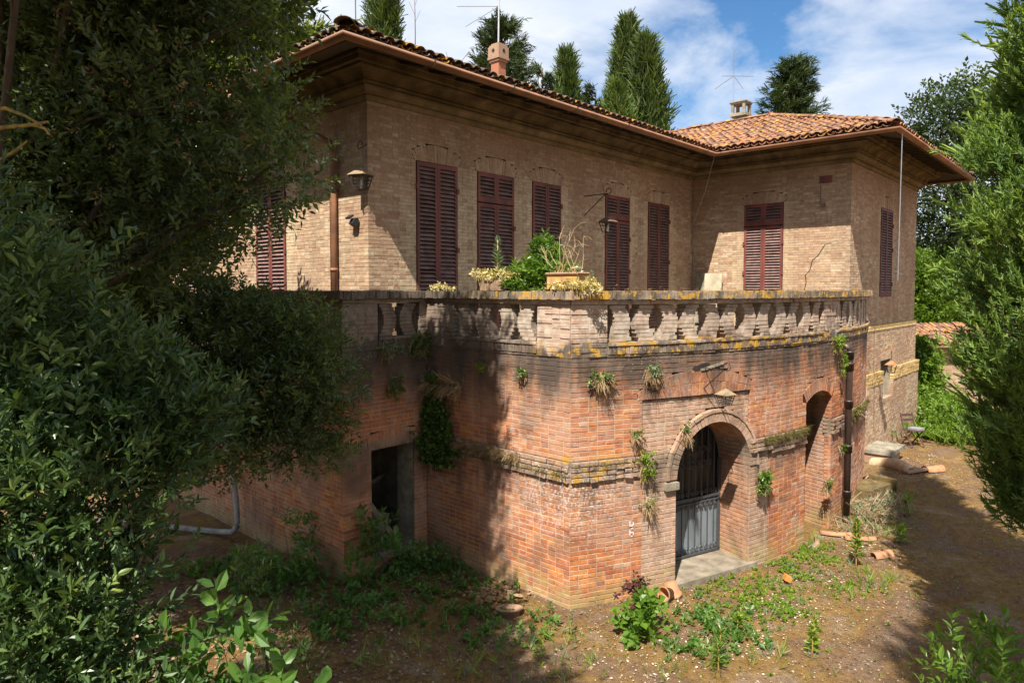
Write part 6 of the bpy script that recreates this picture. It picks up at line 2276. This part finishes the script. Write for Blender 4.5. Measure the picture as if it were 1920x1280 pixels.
ob = [cl(15.95, 26, 1.7, .38), cl(15.9, 26, .9, .5), cl(16.0, 26.2, 2.3, .25)]
leafy('lime_bush', 'lime green bush between the wing wall and the small outbuilding', 'bush', tuple(site(15.9, 26, 0)), ob, L_BACKLIME, P_SMALL, 420, 3.0, r0=.06, n_sub=2)
# a belt of far woodland closes the garden
wd = []
for k in range(60):
    a = R(-70 + 140 * k / 59)
    Dd = 62 + 8 * math.sin(k * 1.7)
    wd.append(cl(Dd * math.sin(a), Dd * math.cos(a), 3.0 + 1.5 * math.sin(k * 2.3), 3.6))
    wd.append(cl((Dd + 4) * math.sin(a + .02), (Dd + 4) * math.cos(a + .02), 5.5 + 1.5 * math.sin(k * 1.3), 3.0))
pw, uw, iw, rw = clump_points(wd, 5000, .4)
o = scatter('far_woodland', L_BACK, None, P_BACK, pw, uw + np.array([0, 0, .3]), 3.5 * rng.uniform(.8, 1.3, len(pw)))
o['kind'] = 'stuff'

# small outbuilding with a tiled roof
t = thing('outbuilding', 'small brick outbuilding with a low clay tile roof beyond the wing', 'shed', tuple(site(17.5, 26.8, 0)))
oc = site(17.5, 26.8, 0)
OM = Matrix.Rotation(R(8), 3, 'Z')
B2 = Bricks()
u_ = OM @ Vector((.6756, -.7373, 0))
v_ = OM @ Vector((.7373, .6756, 0))
q0 = np.array([oc[0] - u_.x * 1.0, oc[1] - u_.y * 1.0])
q1 = np.array([oc[0] + u_.x * 1.4, oc[1] + u_.y * 1.4])
lw = Line(q0, q1)
lay(B2, lw, -.1, 2.35, .07, st=.285, hd=.14, gap=.01, moff=-.006)
ls = Line(q0 + np.array([v_.x, v_.y]) * 2.4, q0)
lay(B2, ls, -.1, 2.35, .07, st=.285, hd=.14, gap=.01, moff=-.006)
B2.build('brickwork', M_TAN, t)
B2.build_mortar('mortar_bed', M_TAN_MORTAR, t)
m = MB()
W3_ = lambda a, b, z: Vector((oc[0], oc[1], z)) + u_ * a + v_ * b
m.add([W3_(-1.5, -.5, 2.38), W3_(1.9, -.5, 2.38), W3_(1.9, 1.4, 3.1), W3_(-1.5, 1.4, 3.1), W3_(-1.5, -.5, 2.30), W3_(1.9, -.5, 2.30), W3_(1.9, 1.4, 3.0), W3_(-1.5, 1.4, 3.0)], [(0, 1, 2, 3), (7, 6, 5, 4), (0, 4, 5, 1), (0, 3, 7, 4), (1, 5, 6, 2)])
sr = m.obj('roof', M_TILE, t)
vv = (W3_(0, 1.4, 3.1) - W3_(0, -.5, 2.38)).normalized()
Mx = Matrix((u_, vv, u_.cross(vv))).transposed()
for i in range(16):
    for k in range(5):
        o = bpy.data.objects.new('roof_tile', cop)
        COL.objects.link(o)
        o.parent = sr
        o.matrix_local = Matrix.Translation(W3_(-1.4 + i * .21, -.55, 2.42) + vv * (k * .40) + Vector((0, 0, random.gauss(0, .012)))) @ (Mx @ Matrix.Rotation(random.gauss(0, .06), 3, 'Z')).to_4x4()

# weeds rooted on the roofs
t = thing('roof_weed', 'thin dry weed stalk standing on the main roof beside the tall cypress', 'weed', tuple(site(-1.72, 12.2, 8.5)), 'weeds on the roofs')
m = MB()
b = site(-1.72, 12.2, 8.55)
m.tube([b, b + np.array((.01, 0, .55)), b + np.array((0, 0, 1.25))], [.012, .009, .004], 4)
for k in range(4):
    h = .7 + .15 * k
    m.tube([b + np.array((0, 0, h)), b + site(.10 * (-1) ** k, 0, h + .22)], .004, 4)
m.obj('stem', M_DARKCAP, t)
for (X, D, z, h, lab) in ((-1.2, 12.4, 8.5, .32, 'short dry weed stalk on the main roof tiles'), (-.95, 12.6, 8.55, .34, 'bent dry weed stalk on the main roof tiles')):
    t = thing('roof_weed', lab, 'weed', tuple(site(X, D, z)), 'weeds on the roofs')
    b = site(X, D, z)
    m = MB().tube([b, b + site(.05, 0, h * .6), b + site(.16 if X > -1 else .01, 0, h)], .006, 4)
    m.obj('stem', M_DARKCAP, t)
for (X, D, z, lab) in ((9.95, 19.6, 8.9, 'dark leafless weed cluster on the wing hip tiles'), (10.55, 18.6, 8.6, 'wispy weed at the corner end of the wing hip')):
    t = thing('roof_weed', lab, 'weed', tuple(site(X, D, z)), 'weeds on the roofs')
    m = MB()
    b = site(X, D, z)
    for k in range(9 if X < 10 else 4):
        e = b + site(rr.gauss(0, .22), rr.gauss(0, .1), rr.uniform(.2, .62))
        m.tube([b, (b + e) / 2 + np.array((rr.gauss(0, .04), 0, .06)), e], [.012, .009, .004], 4)
    m.obj('stem', M_BARK, t)
    n = 26 if X < 10 else 14
    scatter('leaves', L_FIR, t, [leaf4(.25)], b + np.stack([rng.normal(0, .16, n), rng.normal(0, .16, n), rng.uniform(.15, .55, n)], 1), unit(n), rng.uniform(.06, .12, n))
